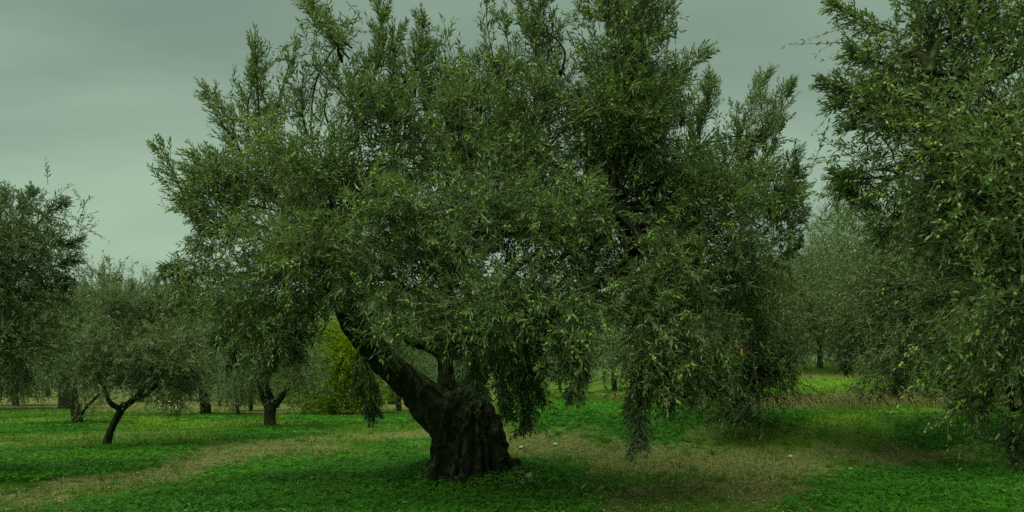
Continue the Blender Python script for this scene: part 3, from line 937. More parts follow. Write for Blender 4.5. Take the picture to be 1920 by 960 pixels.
# right: the near tree that fills the right edge
b = ground_pt(1925, 892); Yb = b[1]
tree('tall olive tree close by, filling the right edge, laden with large green olives', b,
     [[(1930, 905, Yb, 34), (1925, 860, Yb, 26), (1935, 800, Yb - .1, 22), (1950, 700, Yb - .4, 20)],
      [(1948, 720, Yb - .4, 17), (1960, 500, Yb - 1.2, 16), (1930, 300, 7.5, 12)],
      [(1925, 300, 7.2, 8), (1885, 215, 6.0, 8), (1850, 175, 5.8, 6), (1800, 140, 5.7, 5), (1745, 138, 5.7, 4)],
      [(1990, 330, 6.5, 13), (1935, 215, 5.6, 10), (1890, 205, 5.5, 8), (1850, 215, 5.5, 4)],
      [(1960, 480, 7.5, 12), (1850, 350, 6.5, 8), (1760, 250, 6.2, 5)]],
     [(1690, 95, 6.3, 85, 90, .5, .2), (1800, 60, 6.0, 95, 100, .5, .35), (1905, 130, 6.0, 60, 60, .5, .4), (1650, 200, 6.4, 65, 50, .4, .1), (1740, 230, 6.2, 100, 80, .5, .1),
      (1850, 270, 5.6, 110, 90, .5, .1), (1690, 330, 6.4, 70, 70, .5, 0), (1790, 370, 5.8, 100, 85, .5, -.1), (1900, 400, 5.2, 90, 100, .5, -.1), (1735, 430, 6.3, 75, 60, .5, -.1),
      (1880, 510, 5.4, 80, 80, .5, -.2), (1868, 575, 6.2, 50, 50, .5, -.2), (1920, 570, 5.2, 70, 90, .4, -.2), (1888, 640, 5.6, 55, 60, .45, -.2), (1915, 715, 5.6, 48, 60, .4, -.3),
      (1893, 735, 6.2, 30, 38, .4, -.2), (1900, 770, 6.0, 25, 35, .25, -.4), (1980, 300, 5.4, 80, 250, .6, .1), (2000, 650, 5.6, 70, 150, .5, -.1), (1880, 280, 8.5, 130, 110, .5, .1), (1860, 450, 8.5, 180, 150, .5, .1)],
     2600, .072, M['leaf'], pairs=7, bark='bark',
     shoots=[(1680, 60, 6.2, 1562, 18, .26, 26), (1660, 120, 6.2, 1600, 95, .22, 18), (1660, 185, 6.3, 1548, 158, .26, 30), (1670, 215, 6.3, 1560, 190, .24, 20), (1670, 330, 6.4, 1568, 325, .22, 22), (1690, 250, 6.3, 1590, 240, .22, 18),
             (1660, 400, 6.5, 1590, 350, .24, 22), (1750, 100, 6, 1740, -40, .3, 30), (1820, 80, 5.8, 1860, -40, .3, 30), (1890, 140, 5.8, 1880, -30, .26, 26), (1930, 140, 5.6, 1925, -40, .26, 26), (1780, 60, 6, 1800, -40, .26, 24), (1840, 640, 5.6, 1770, 650, .24, 22), (1860, 740, 5.8, 1800, 765, .2, 18), (1880, 700, 5.6, 1830, 790, .2, 22), (1900, 780, 5.8, 1890, 850, .18, 22), (1690, 400, 6.4, 1640, 440, .24, 20), (1800, 560, 6.0, 1745, 575, .2, 18)],
     fine=True, olive=1200, olive_parts=290, leaf_one=280, stems=True, sig=.15)

# right, further back: dark spreading tree behind the near one
b = ground_pt(1807, 780); Yb = b[1]
tree('dark olive tree with low spreading crown behind the brown ditch bank, short trunk half hidden', b,
     [[(1807, 790, Yb, 22), (1807, 755, Yb, 17), (1800, 700, Yb, 15)], [(1800, 705, Yb, 12), (1740, 600, Yb - .6, 8)], [(1800, 705, Yb, 12), (1830, 600, Yb, 8)]],
     [(1660, 470, 12, 85, 80, .8, 0), (1620, 560, 12, 60, 80, .8, -.1), (1700, 570, 11, 90, 80, .8, -.1), (1680, 660, 11, 70, 50, .7, -.3), (1770, 500, 12, 90, 100, 1, .1), (1770, 640, 11.5, 80, 70, .8, -.3), (1600, 640, 12.5, 40, 45, .6, -.3), (1720, 410, 13, 80, 60, .8, .3), (1850, 600, 13, 90, 120, 1, 0)],
     2600, .084, M['leaf_dark'], pairs=8, shoots=[(1640, 430, 12, 1590, 350, .3, 26), (1690, 660, 11, 1690, 730, .3, 26), (1780, 670, 11, 1800, 740, .3, 24), (1590, 640, 12.5, 1580, 690, .3, 18)], stems=True)

# right: tree whose foliage comes down to the ground behind the old tree
b = ground_pt(1378, 786); Yb = b[1]
tree('leafy olive tree on the clover mound, low foliage hiding its dark trunk', b,
     [[(1380, 792, Yb, 20), (1378, 755, Yb, 17), (1372, 700, Yb, 15), (1380, 650, Yb, 13)], [(1378, 670, Yb, 10), (1440, 560, Yb, 7)], [(1378, 670, Yb, 10), (1330, 570, Yb, 7)]],
     [(1400, 620, 12.5, 70, 60, .8, -.1), (1380, 690, 12.6, 45, 50, .5, -.4), (1390, 750, 12.6, 34, 32, .4, -.4), (1460, 600, 13, 60, 70, .7, -.1), (1470, 520, 13.5, 50, 60, .7, .2), (1440, 690, 12.8, 50, 38, .5, -.4), (1330, 620, 13.2, 60, 60, .7, -.1)],
     1700, .08, M['leaf_dark'], pairs=8, shoots=[(1390, 740, 12.5, 1410, 785, .24, 22), (1370, 740, 12.6, 1350, 780, .2, 16), (1470, 660, 12.8, 1490, 710, .24, 18)], olive=120, olive_parts=40, stems=True)

# right: pale tree in the rising field
b = ground_pt(1537, 690); Yb = b[1]
tree('pale grey-green olive tree with thin trunk in the rising field right of the old tree', b,
     [[(1537, 694, Yb, 7), (1537, 675, Yb, 5), (1536, 640, Yb, 4)], [(1536, 645, Yb, 4), (1500, 560, Yb, 3)], [(1536, 645, Yb, 4), (1570, 540, Yb, 3)]],
     [(1520, 540, Yb - 1, 75, 75, 1.2, .3), (1580, 490, Yb - 1, 55, 70, 1.2, .4), (1480, 590, Yb - 1.4, 55, 50, 1, 0), (1560, 605, Yb - 1.5, 60, 40, 1, -.1), (1460, 530, Yb, 40, 60, 1, .3), (1600, 420, Yb, 35, 50, .8, .5), (1550, 470, Yb, 30, 60, .8, .4)],
     2000, .115, M['leaf'], pairs=7, sig=.35, L=(.4, .8), per=20, shoots=[(1590, 430, Yb, 1560, 370, .5, 20), (1600, 420, Yb, 1600, 350, .5, 18), (1540, 470, Yb, 1500, 420, .5, 18)])

b = ground_pt(1152, 733); Yb = b[1]
tree('small pale olive tree with slim straight trunk seen through the gap under the old tree', b,
     [[(1153, 737, Yb, 5.5), (1151, 712, Yb, 4.5), (1150, 690, Yb, 4)], [(1150, 695, Yb, 3), (1135, 660, Yb, 2)], [(1150, 695, Yb, 3), (1170, 655, Yb, 2)]],
     [(1150, 650, Yb - .5, 38, 40, .9, .4), (1175, 660, Yb - .3, 28, 34, .8, .2), (1130, 675, Yb - .5, 25, 25, .8, 0), (1155, 620, Yb, 24, 24, .7, .5), (1195, 670, Yb, 20, 25, .7, 0)],
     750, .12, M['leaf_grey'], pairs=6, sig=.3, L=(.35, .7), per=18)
b = ground_pt(1172, 706); Yb = b[1]
tree('dark-trunked olive tree standing farther off behind the small pale one', b,
     [[(1172, 709, Yb, 8), (1172, 690, Yb, 6.5), (1174, 670, Yb, 6)], [(1174, 675, Yb, 4), (1200, 640, Yb, 3)], [(1174, 675, Yb, 4), (1150, 640, Yb, 3)]],
     [(1190, 630, Yb - 1, 55, 45, 1.6, .2), (1220, 660, Yb - 1, 45, 30, 1.4, 0), (1140, 640, Yb + 1, 50, 40, 1.4, .1), (1180, 590, Yb, 60, 30, 1.4, .4)],
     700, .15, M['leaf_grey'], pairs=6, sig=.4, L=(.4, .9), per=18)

# left: young leaning tree
b = ground_pt(203, 838); Yb = b[1]
tree('young olive tree with slim leaning trunk and grey-green rounded crown', b,
     [[(197, 846, Yb, 10), (204, 818, Yb, 6.8), (216, 790, Yb, 6.2), (229, 764, Yb, 6.2), (233, 755, Yb, 5)],
      [(228, 768, Yb, 6), (207, 755, Yb - .1, 4.5), (197, 730, Yb - .2, 3.5), (170, 680, Yb - .3, 3)],
      [(230, 766, Yb, 6), (255, 745, Yb, 5), (272, 722, Yb, 4), (290, 700, Yb, 3), (320, 650, Yb, 3)],
      [(248, 750, Yb, 4), (272, 742, Yb - .2, 3.2), (300, 715, Yb - .4, 3)]],
     [(195, 580, Yb, 60, 62, .8, .8), (275, 592, Yb, 62, 62, .8, .7), (140, 640, Yb, 60, 60, .8, .2), (210, 670, Yb - .5, 80, 55, .8, .1), (300, 670, Yb - .4, 70, 60, .8, .1), (350, 640, Yb + .2, 50, 60, .8, .1), (150, 695, Yb - .2, 60, 35, .7, -.2), (235, 672, Yb - .8, 60, 28, .6, 0), (335, 705, Yb, 50, 35, .7, -.2), (320, 590, Yb + .3, 40, 50, .7, .4)],
     2200, .084, M['leaf_silver'], pairs=8, sig=.2, stems=True,
     shoots=[(190, 580, Yb, 188, 505, .3, 24), (210, 580, Yb, 215, 520, .3, 20), (165, 590, Yb, 160, 540, .3, 18), (295, 580, Yb, 298, 528, .3, 20), (240, 570, Yb, 245, 535, .3, 16), (320, 580, Yb, 345, 545, .3, 16), (140, 620, Yb, 110, 560, .3, 18)])

# left edge: dark crown whose trunk stands outside the picture
b = np.array([-8.2, 10.5, float(ground_h(-8.2, 10.5))])
tree('dark olive crown reaching in at the left edge high above the grass', b,
     [[(-133, 850, 10.5, 40), (-130, 780, 10.5, 32), (-120, 700, 10.5, 26)], [(-120, 710, 10.5, 20), (-60, 560, 10.3, 12), (10, 480, 10.2, 6)], [(-120, 710, 10.5, 18), (-40, 640, 10.2, 8)]],
     [(10, 430, 10.2, 70, 55, .8, .2), (70, 470, 10.2, 55, 60, .7, 0), (20, 540, 10, 75, 70, .8, -.1), (85, 540, 10.3, 35, 45, .6, -.2), (30, 640, 10, 50, 50, .7, -.3), (-60, 500, 10.2, 90, 120, 1, .1), (-70, 650, 10.2, 80, 80, 1, -.1)],
     1750, .075, M['leaf_dark'], pairs=8, stems=True,
     shoots=[(40, 410, 10.2, 62, 362, .3, 20), (70, 420, 10.2, 118, 380, .26, 22), (90, 460, 10.2, 146, 450, .24, 24), (95, 500, 10.2, 145, 490, .24, 20), (0, 410, 10.2, 10, 365, .3, 20), (95, 540, 10.2, 130, 530, .22, 16), (40, 670, 10, 40, 720, .3, 20)])

b = ground_pt(147, 796); Yb = b[1]
tree('olive tree with straight dark trunk and a side branch, behind the leaning tree', b,
     [[(147, 800, Yb, 11), (143, 775, Yb, 8.5), (138, 745, Yb, 8), (134, 700, Yb, 7)], [(150, 780, Yb, 4), (158, 768, Yb - .2, 3), (185, 740, Yb - .3, 2.5)], [(136, 720, Yb, 6), (90, 660, Yb, 4)]],
     [(90, 640, Yb, 60, 60, 1.1, .2), (140, 680, Yb + .3, 60, 45, 1, 0), (60, 700, Yb, 50, 35, 1, -.2), (180, 700, Yb + 1, 45, 40, 1, -.1), (100, 580, Yb, 50, 45, 1, .4), (175, 745, Yb + .5, 28, 18, .6, -.3)],
     1000, .1, M['leaf'], pairs=7, sig=.28, L=(.3, .6), per=20)
b = ground_pt(121, 766); Yb = b[1]
tree('olive tree with thick dark trunk, farther behind on the grassy bank', b,
     [[(122, 770, Yb, 13), (120, 740, Yb, 9), (114, 715, Yb, 7), (110, 690, Yb, 6)], [(122, 745, Yb, 7), (140, 700, Yb, 5)]],
     [(60, 690, Yb - 1, 55, 35, 1.4, -.1), (110, 640, Yb, 60, 45, 1.5, .2), (160, 660, Yb + 1, 50, 40, 1.4, 0), (30, 720, Yb + 2, 40, 22, 1.2, -.3)],
     650, .14, M['leaf'], pairs=6, sig=.4, L=(.4, .8), per=18)
b = ground_pt(384, 778); Yb = b[1]
tree('dark-trunked forked olive tree with branches drooping to the grass', b,
     [[(386, 782, Yb, 11), (385, 755, Yb, 9), (382, 740, Yb, 8), (377, 725, Yb, 6)], [(384, 742, Yb, 7), (394, 715, Yb, 7), (400, 690, Yb, 5)], [(380, 735, Yb, 6), (372, 712, Yb, 5), (350, 680, Yb, 3)], [(396, 718, Yb, 4), (415, 715, Yb, 3), (435, 700, Yb, 2)]],
     [(350, 640, Yb, 70, 50, 1.4, .2), (420, 650, Yb, 60, 50, 1.4, .1), (310, 710, Yb - .6, 55, 45, 1.1, -.2), (320, 755, Yb - .8, 38, 22, .7, -.4), (385, 600, Yb, 60, 45, 1.4, .4), (350, 690, Yb - 1, 40, 35, 1, -.1), (450, 690, Yb, 30, 28, .9, -.2)],
     1500, .12, M['leaf'], pairs=7, sig=.35, L=(.35, .7), per=20)
b = ground_pt(506, 801); Yb = b[1]
tree('olive tree with short thick forked grey trunk on a small clover patch', b,
     [[(506, 806, Yb, 14), (506, 785, Yb, 10.5), (508, 766, Yb, 10.5), (512, 755, Yb, 9)], [(504, 766, Yb, 8), (494, 745, Yb, 6), (488, 720, Yb - .1, 5), (475, 690, Yb, 4)], [(512, 760, Yb, 8), (504, 735, Yb - .2, 6), (498, 712, Yb - .3, 5)], [(515, 760, Yb, 8), (528, 744, Yb, 6), (550, 715, Yb, 4), (580, 690, Yb, 3)]],
     [(460, 670, Yb - .3, 60, 45, 1, -.1), (530, 650, Yb - .2, 65, 50, 1, .1), (570, 680, Yb - .3, 40, 30, .9, -.1), (545, 705, Yb - .5, 35, 24, .7, -.3), (480, 620, Yb, 70, 40, 1, .2), (585, 705, Yb - .2, 28, 20, .7, -.3), (430, 705, Yb, 30, 28, .7, -.3)],
     1300, .095, M['leaf_grey'], pairs=7, sig=.26, L=(.3, .6), per=20)
b = ground_pt(626, 776); Yb = b[1]
tree('bright yellow-green leafy bush between the orchard trees under the slanting bough', b,
     [[(626, 782, Yb, 6), (626, 740, Yb, 4), (629, 700, Yb, 3)]],
     [(644, 655, Yb, 36, 34, 1, .4), (664, 700, Yb, 45, 35, 1.1, .2), (614, 690, Yb, 45, 40, 1.1, .2), (569, 740, Yb, 42, 34, 1, 0), (634, 745, Yb - .4, 55, 32, 1, 0), (694, 735, Yb, 40, 28, 1, 0), (642, 636, Yb, 30, 22, .6, .5), (674, 660, Yb - .4, 40, 34, .8, .3)],
     2400, .12, M['leaf_bush'], pairs=5, mat2=M['leaf_yellow'], lobes2=(0, 1, 6, 7), name='bush', cat='bush', sig=.3, L=(.3, .6), wr=.42, per=18)
for (px, py, r, lab, lb) in (
        (735, 757, 9, 'olive tree with stout dark trunk, framed under the slanting bough', [(720, 660, 50, 45), (770, 650, 50, 50), (690, 690, 40, 35), (800, 690, 40, 35)]),
        (748, 770, 6, 'olive tree with thin upright trunk just beside a stouter one under the bough', [(750, 690, 45, 35), (790, 660, 45, 40), (720, 640, 45, 35), (770, 620, 45, 35)])):
    b = ground_pt(px, py); Yb = b[1]
    tree(lab, b, [[(px, py + 3, Yb, r), (px - 1, py - 22, Yb, r * .8), (px - 2, py - 50, Yb, r * .7)]],
         [(x, y, Yb, rx, ry, 1.5, .1) for x, y, rx, ry in lb], 750, .14, M['leaf'], pairs=6, sig=.4, L=(.4, .8), per=18)

# distant orchard rows: a few built trees, copied
protos = []
for v in range(3):
    rng = np.random.default_rng(90 + v)
    Yb = 40.0
    base = at(960, 715, Yb); base[2] = 0
    lobes = [(960 + rng.normal() * 25, 640 + rng.normal() * 18, Yb, rng.uniform(28, 42), rng.uniform(24, 36), 1.1, .15) for _ in range(6)] + [(960 + dx, 690 + rng.normal() * 6, Yb, 28, 22, 1.0, -.1) for dx in (-30, 5, 32)]
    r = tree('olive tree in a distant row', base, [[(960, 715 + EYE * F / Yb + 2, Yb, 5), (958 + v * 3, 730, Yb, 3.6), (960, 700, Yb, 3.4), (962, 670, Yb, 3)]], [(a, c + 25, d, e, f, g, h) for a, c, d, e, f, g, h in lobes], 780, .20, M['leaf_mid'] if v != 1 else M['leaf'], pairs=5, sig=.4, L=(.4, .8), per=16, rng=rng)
    protos.append(r)
far = [
    (1652, 692, 33, 'mid-distance olive tree in the rising field, right beside the pale thin-trunked one', 0.95), (1490, 700, 36, 'mid-distance olive tree in the rising field, left beside the pale thin-trunked one', 0.9), (1725, 690, 36, 'mid-distance olive tree in the rising field, behind the low dark branches', 1.0),
    (446, 776, 30, 'slim young olive tree just right of the dark forked trunk, far back', 0.55), (470, 778, 33, 'second slim young olive tree far back, beside the short thick grey trunk', 0.60),
    (412, 770, 40, 'low bushy olive tree far back in the brown field', 0.70), (265, 768, 48, 'distant olive tree seen behind the leaning young trunk', 1.25),
    (335, 766, 52, 'distant olive tree behind the drooping dark branches', 1.25), (30, 766, 40, 'distant olive tree beyond the bank at the far left', 1.25), (-30, 768, 34, 'olive tree in the field at the picture edge, behind the dark crown', 1.25),
    (90, 752, 62, 'farthest olive tree at the end of the brown lane', 1.38), (520, 768, 46, 'distant olive tree left of the yellow-green bush', 1.25), (680, 762, 52, 'distant olive tree right of the yellow-green bush', 1.38), (575, 757, 62, 'distant olive tree behind the yellow-green bush', 1.62),
    (858, 752, 46, 'distant olive tree right behind the upright stem of the old trunk', 1.5), (785, 752, 56, 'distant olive tree beyond the fork of the old trunk', 1.50), (1050, 728, 50, 'distant olive tree beyond the brown strip right of the old trunk', 0.85), (1100, 722, 58, 'distant olive tree behind the hanging shoots', 0.9),
    (1230, 705, 44, 'distant olive tree behind the lowest hanging shoot', 1.38), (1300, 700, 40, 'distant olive tree in the rising field beside the clover mound tree', 1.38), (1440, 690, 48, 'distant olive tree left of the pale one in the rising field', 1.50),
    (1620, 690, 40, 'distant olive tree right of the pale one in the rising field', 1.50), (1700, 688, 46, 'distant olive tree behind the dark spreading crown', 1.62), (1580, 684, 60, 'distant olive tree on top of the rising field', 1.75),
]
GRP = 'olive trees in the distant rows'


def put_copy(src, loc, s, rz, label):
    r = src.copy(); COL.objects.link(r)
    r.location = loc; r.scale = (s, s, s); r.rotation_euler = (0, 0, rz)
    tag(r, label, 'olive tree', GRP)
    for ch in src.children:
        c = ch.copy(); COL.objects.link(c); c.parent = r
    return r


rr = random.Random(4)
for i, (px, py, Yd, lab, s) in enumerate(far):
    x = (px - CX) / F * Yd
    loc = (x, Yd, float(ground_h(x, Yd)) - .03)
    if i < 3:
        r = protos[i]  # the first three stand where they were built for
        r.location = loc; r.scale = (s,) * 3; r.rotation_euler = (0, 0, rr.uniform(0, 6)); tag(r, lab, 'olive tree', GRP)
    else:
        put_copy(protos[i % 3], loc, s, rr.uniform(0, 6), lab)

# ------------------------------------------------------------------ wooded hill far off
def hill():
    nx, ny = 120, 16
    x = np.linspace(-900, 500, nx); y = np.linspace(420, 900, ny)
    X, Y = np.meshgrid(x, y)
    ridge = 78 + 14 * np.sin(X / 120.0 + 1) + 10 * (fbm(X, Y, .006, 3, 3) - .5) * 2
    Z = ridge * sstep(Y, 420, 640) - 4 - 30 * sstep(X, -150, 350)
    V = np.stack([X, Y, Z], -1).reshape(-1, 3)
    i, j = np.meshgrid(np.arange(ny - 1), np.arange(nx - 1), indexing='ij')
    q = np.stack([i * nx + j, i * nx + j + 1, (i + 1) * nx + j + 1, (i + 1) * nx + j], -1).reshape(-1, 4)
    me = mesh_np('hill', V, [q], True)
    o = link('hill', me, None, [plain_mat('hill_scrub', (0.07, 0.11, 0.06), scale=.05, var=.5)])
    tag(o, 'wooded hill far beyond the orchard', None, None, 'structure')
    rng = np.random.default_rng(8)
    n = 1500
    tx = rng.uniform(-560, -60, n); ty = rng.uniform(520, 680, n)
    P = np.stack([tx, ty, 78 + 14 * np.sin(tx / 120.0 + 1) + 10 * (fbm(tx, ty, .006, 3, 3) - .5) * 2], -1)
    P[:, 2] = P[:, 2] * sstep(ty, 420, 640) - 4 - 30 * sstep(tx, -150, 350)
    m = 22
    R = rng.uniform(3.5, 7, n)
    pos = np.repeat(P, m, 0); rr_ = np.repeat(R, m)
    d = nrm(rng.normal(size=(n * m, 3))); pos = pos + d * (rr_ * rng.random(n * m) ** .4)[:, None] + np.array([0, 0, 1]) * rr_[:, None] * .7
    V, Fc, ti = leaf_geometry(pos, nrm(rng.normal(size=(n * m, 3))), d, rr_ * .6, rr_ * .45, np.repeat(rng.random(n) * .8, m))
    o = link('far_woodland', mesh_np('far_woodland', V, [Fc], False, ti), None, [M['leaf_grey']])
    tag(o, 'far dark wood covering the distant hill', 'woodland', None, 'stuff')


hill()

# ------------------------------------------------------------------ ground cover
def scatter(n, y0, y1, rng, spread=.78):
    y = y0 * (y1 / y0) ** (rng.random(n) ** 1.15)
    x = (rng.random(n) * 2 - 1) * (spread * y + .8)
    return x, y


def clover():
    rng = np.random.default_rng(21)
    x, y = scatter(235000, 6.3, 34, rng, .72)
    c, s, d = zones(x, y)
    keep = rng.random(len(x)) < np.maximum(c ** 1.3, .05 * (1 - s))
    x, y = x[keep], y[keep]
    edge = fbm(x, y, 1.3, 91, 3)
    n = len(x)
    sz = .039 * (y / 9) ** .75 * rng.uniform(.6, 1.25, n)
    hgt = (.02 + .13 * np.exp(-((x + .55) ** 2 + (y - 9.7) ** 2) / .8) + .13 * edge * rng.random(n) ** .5) * np.clip(1.25 - y / 40, .5, 1)
    P = np.stack([x, y, ground_h(x, y) + hgt], -1)
    up = nrm(np.stack([rng.normal(size=n) * .38, rng.normal(size=n) * .38 - .12, np.ones(n)], -1))
    a0 = rng.random(n) * 6.28
    tone = np.clip(.1 + 1.1 * (fbm(x, y, .8, 95, 3) - .3) + rng.normal(size=n) * .24, 0, 1)
    Ps, Ds, Ns, Ls, Ws, Ts = [], [], [], [], [], []
    for k in range(3):
        a = a0 + k * 2.094
        D = np.stack([np.cos(a), np.sin(a), -.12 + 0 * a], -1)
        D = nrm(D - (D * up).sum(1, keepdims=True) * up)
        Ps.append(P); Ds.append(D); Ns.append(up); Ls.append(sz * .62); Ws.append(sz * .60); Ts.append(tone)
    V, Fc, ti = wedge_geometry(*[np.concatenate(a) for a in (Ps, Ds, Ns, Ls, Ws, Ts)])
    o = link('clover', mesh_np('clover', V, [Fc], False, ti), None, [M['clover']])
    tag(o, 'thick bright green clover carpet round the trunks', 'clover', None, 'stuff')


def grass():
    rng = np.random.default_rng(22)
    x, y = scatter(250000, 6.3, 36, rng, .72)
    c, s, d = zones(x, y)
    dens = np.clip(1.15 - s * 1.1, .25, 1) * (1 - .5 * c) * (d < .4)
    dens = dens * (.35 + .9 * fbm(x, y, 1.2, 101, 3)) + .4 * fresh(x, y)
    keep = rng.random(len(x)) < dens
    x, y = x[keep], y[keep]; n = len(x)
    tall = sstep(y, 15.5, 17) * (1 - sstep(y, 21, 24)) * sstep(x, .2, 1.5)
    h = (.03 + .05 * rng.random(n) ** 2) * (y / 9) ** .6 + tall * .12 * rng.random(n)
    w = .006 * (y / 9) ** .8
    P = np.stack([x, y, ground_h(x, y) - .005], -1)
    D = nrm(np.stack([rng.normal(size=n) * .5, rng.normal(size=n) * .5, np.ones(n)], -1))
    N = nrm(np.stack([rng.normal(size=n), -np.ones(n) + rng.normal(size=n) * .5, np.zeros(n) + .3], -1))
    # taller tufts standing here and there
    m = 1100
    tx, ty = scatter(m, 7, 26, rng, .72)
    k = rng.integers(10, 30, m)
    bx = np.repeat(tx, k) + rng.normal(size=k.sum()) * .035; by = np.repeat(ty, k) + rng.normal(size=k.sum()) * .035
    x = np.concatenate([x, bx]); y = np.concatenate([y, by])
    hh = np.repeat(rng.uniform(.05, .17, m), k) * rng.uniform(.5, 1.1, k.sum())
    h = np.concatenate([h, hh]); w = np.concatenate([w, np.full(len(hh), .007)])
    n = len(x); tall = np.concatenate([tall, np.repeat(rng.random(m) * 2 - .6, k)])
    P = np.stack([x, y, ground_h(x, y) - .005], -1)
    D = nrm(np.stack([rng.normal(size=n) * .5, rng.normal(size=n) * .5, np.ones(n)], -1))
    N = nrm(np.stack([rng.normal(size=n), -np.ones(n) + rng.normal(size=n) * .5, np.zeros(n) + .3], -1))
    tone = np.clip(rng.random(n) * .7 + .35 * fbm(x, y, .6, 111, 2) - .1 + .25 * tall + .3 * fresh(x, y), 0, 1)
    V, Fc, ti = wedge_geometry(P, D, N, h, np.full(n, 1.) * w * 1.3, tone, True)
    o = link('grass', mesh_np('grass', V, [Fc], False, ti), None, [M['grass']])
    tag(o, 'short sparse grass between clover and bare soil', 'grass', None, 'stuff')


def litter():
    rng = np.random.default_rng(23)
    x, y = scatter(120000, 6.3, 26, rng, .72)
    c, s, d = zones(x, y)
    keep = rng.random(len(x)) < np.clip(.05 + s * .9, 0, 1) * (1 - c)
    x, y = x[keep], y[keep]; n = len(x)
    P = np.stack([x, y, ground_h(x, y) + .008 + rng.random(n) * .01], -1)
    a = rng.random(n) * 6.28
    D = nrm(np.stack([np.cos(a), np.sin(a), rng.normal(size=n) * .25], -1))
    N = nrm(np.stack([rng.normal(size=n) * .4, rng.normal(size=n) * .4, np.ones(n)], -1))
    V, Fc, ti = leaf_geometry(P, D, N, rng.uniform(.015, .05, n), rng.uniform(.008, .02, n), rng.random(n) ** 1.5)
    # fallen leaves lying on the clover too
    m = 5200
    lx, ly = scatter(m, 6.5, 24, rng, .72)
    lx = np.where(rng.random(m) < .45, rng.normal(size=m) * 2.6 - .4, lx); ly = np.where(rng.random(m) < .45, 9.8 + rng.normal(size=m) * 2.2, ly)
    a = rng.random(m) * 6.28
    V2, F2, t2 = leaf_geometry(np.stack([lx, ly, ground_h(lx, ly) + .05 + rng.random(m) * .06], -1), nrm(np.stack([np.cos(a), np.sin(a), rng.normal(size=m) * .3], -1)),
                               nrm(np.stack([rng.normal(size=m) * .4, rng.normal(size=m) * .4, np.ones(m)], -1)), rng.uniform(.03, .07, m), rng.uniform(.008, .016, m), rng.random(m))
    Fc = np.vstack([Fc, F2 + len(V)]); V = np.vstack([V, V2]); ti = np.concatenate([ti, t2])
    o = link('litter', mesh_np('litter', V, [Fc], False, ti), None, [M['litter']])
    tag(o, 'dead leaves, twigs and crumbs of soil on the bare ground', 'leaf litter', None, 'stuff')


def dry_bank():
    rng = np.random.default_rng(24)
    n = 15000
    x = rng.uniform(2.8, 17, n); cl = fbm(x, x * 0, .8, 121, 3)
    x = x[rng.random(n) < .2 + 1.2 * (cl > .42)]
    n = len(x)
    hump = (fbm(x, x * 0, 1.5, 131, 3) - .3) * .75
    y = 20.75 + rng.normal(size=n) * .32 + .25 * np.sin(x * .7)
    z = ground_h(x, y) + hump * rng.random(n)
    L = rng.uniform(.4, 1.4, n)
    ang = rng.normal(size=n) * .9 + (fbm(x, y, 2.5, 141, 2) - .5) * 3
    dirx = np.sin(ang) * rng.uniform(.3, 1, n); diry = -np.cos(ang) * rng.uniform(.2, .8, n) - .1
    arch = rng.uniform(.12, .85, n); fall = arch + rng.uniform(.3, 1.1, n)
    segs = 3
    W = rng.uniform(.005, .013, n)
    rows = []
    for k in range(segs + 1):
        t = k / segs
        px = x + dirx * L * t; py = y + diry * L * t
        pz = z + L * (arch * t - fall * t * t) + .03
        w = W * (1 - .6 * t)
        rows.append(np.stack([px - w, py, pz], -1)); rows.append(np.stack([px + w, py, pz + w * rng.normal(size=n)], -1))
    V = np.stack(rows, 1).reshape(-1, 3)
    k = np.arange(n)[:, None] * (2 * segs + 2)
    q = np.concatenate([k + np.array([[2 * i, 2 * i + 1, 2 * i + 3, 2 * i + 2]]) for i in range(segs)], 1).reshape(-1, 4)
    ti = np.repeat(np.clip(rng.random(n) * .7 + .5 * fbm(x, y, 1.2, 151, 2) - .15, 0, 1), segs)
    o = link('dry_grass', mesh_np('dry_grass', V, [q], False, ti), None, [M['dry']])
    tag(o, 'matted dry brown grass hanging over the ditch bank', 'dry grass', None, 'stuff')


clover(); grass(); litter(); dry_bank()

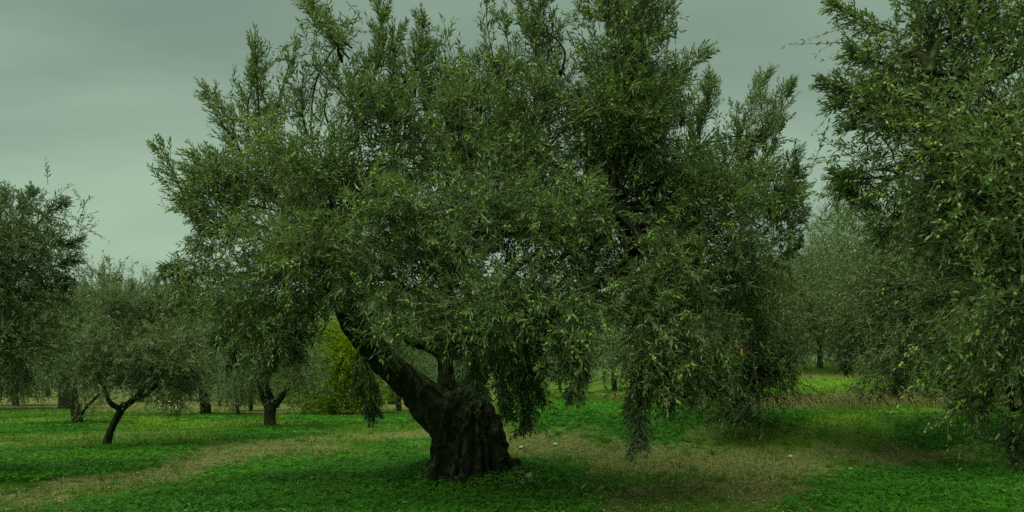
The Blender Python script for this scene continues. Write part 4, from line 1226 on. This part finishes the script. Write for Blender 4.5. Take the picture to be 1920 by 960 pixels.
# ------------------------------------------------------------------ stones and single weeds
SV, SF = ico(2)
for (px, py, r, lab) in (
        (1532, 924, .055, 'pale grey stone on the worn grass, larger of a close pair'), (1566, 928, .035, 'small flat pale stone beside the larger grey stone'),
        (1590, 951, .04, 'tan stone half sunk in the grass near the bottom edge'), (1660, 943, .032, 'bluish pale stone among the clover near the bottom edge'),
        (978, 841, .05, 'white stone on the grass just right of the old trunk'), (1042, 835, .045, 'white stone on the strip of dry soil beyond the trunk'),
        (1597, 882, .04, 'small pale stone where the track meets the clover'), (1482, 858, .045, 'pale clod on the brown track')):
    g = ground_pt(px, py)
    rng = np.random.default_rng(px)
    V = SV * r * np.array([1.25, .9, .62]) * (1 + .28 * (rng.random((len(SV), 1)) - .5))
    me = mesh_np('stone', V, [SF], False)
    o = bpy.data.objects.new('stone', me); me.materials.append(M['stone']); COL.objects.link(o)
    o.location = (g[0], g[1], g[2] + r * .35); o.rotation_euler = (0, 0, rng.random() * 6)
    tag(o, lab, 'stone', 'loose stones on the ground')


def weed(px, py, nl, ln, wd, hgt, label):
    g = ground_pt(px, py)
    rng = np.random.default_rng(px * 3)
    root = empty('weed', g); tag(root, label, 'weed')
    wood('stem', root, [[(*g, .006), (g[0] + .01, g[1], g[2] + hgt * .5, .005), (g[0] + .02, g[1], g[2] + hgt, .003)]], M['weed'], 6)
    P, D, N = [], [], []
    for i in range(nl):
        a = i * 2.4 + rng.random(); t = (i + .5) / nl
        P.append(g + np.array([.01, 0, hgt * t])); D.append(nrm(np.array([math.cos(a), math.sin(a), .25 + .5 * t]))); N.append(nrm(np.array([0, -.25, 1.]) + rng.normal(size=3) * .2))
    leaf_parts(root, [np.array(P), np.array(D), np.array(N), ln * rng.uniform(.7, 1.2, nl), wd * rng.uniform(.8, 1.2, nl), np.full(nl, .6)], M['weed'])


weed(985, 921, 9, .11, .08, .14, 'broad-leaved weed clump in the clover in front of the trunk')
weed(1086, 932, 7, .13, .035, .12, 'weed with narrow grey-green leaves at the edge of the clover')
weed(1116, 936, 8, .10, .06, .13, 'weed with pale wide leaves beside the narrow-leaved one')
weed(862, 902, 12, .06, .03, .42, 'thin pale sucker growing up against the front of the old trunk')

# pale stumps in the distance
for (px, lab) in ((301, 'pale whitewashed stump, leftmost of the distant row'), (318, 'pale whitewashed stump, second from left in the distant row'), (333, 'pale whitewashed stump, rightmost and widest of the distant row')):
    Yd = 36.0
    x = (px - 50 - CX + 50) / F * Yd; z = float(ground_h(x, Yd))
    root = wood('stump', None, [[(x, Yd, z - .05, .13), (x, Yd, z + .2, .1), (x + .02, Yd, z + .36, .1)]], M['pale'], 10)
    tag(root, lab, 'stump', 'distant whitewashed stumps')
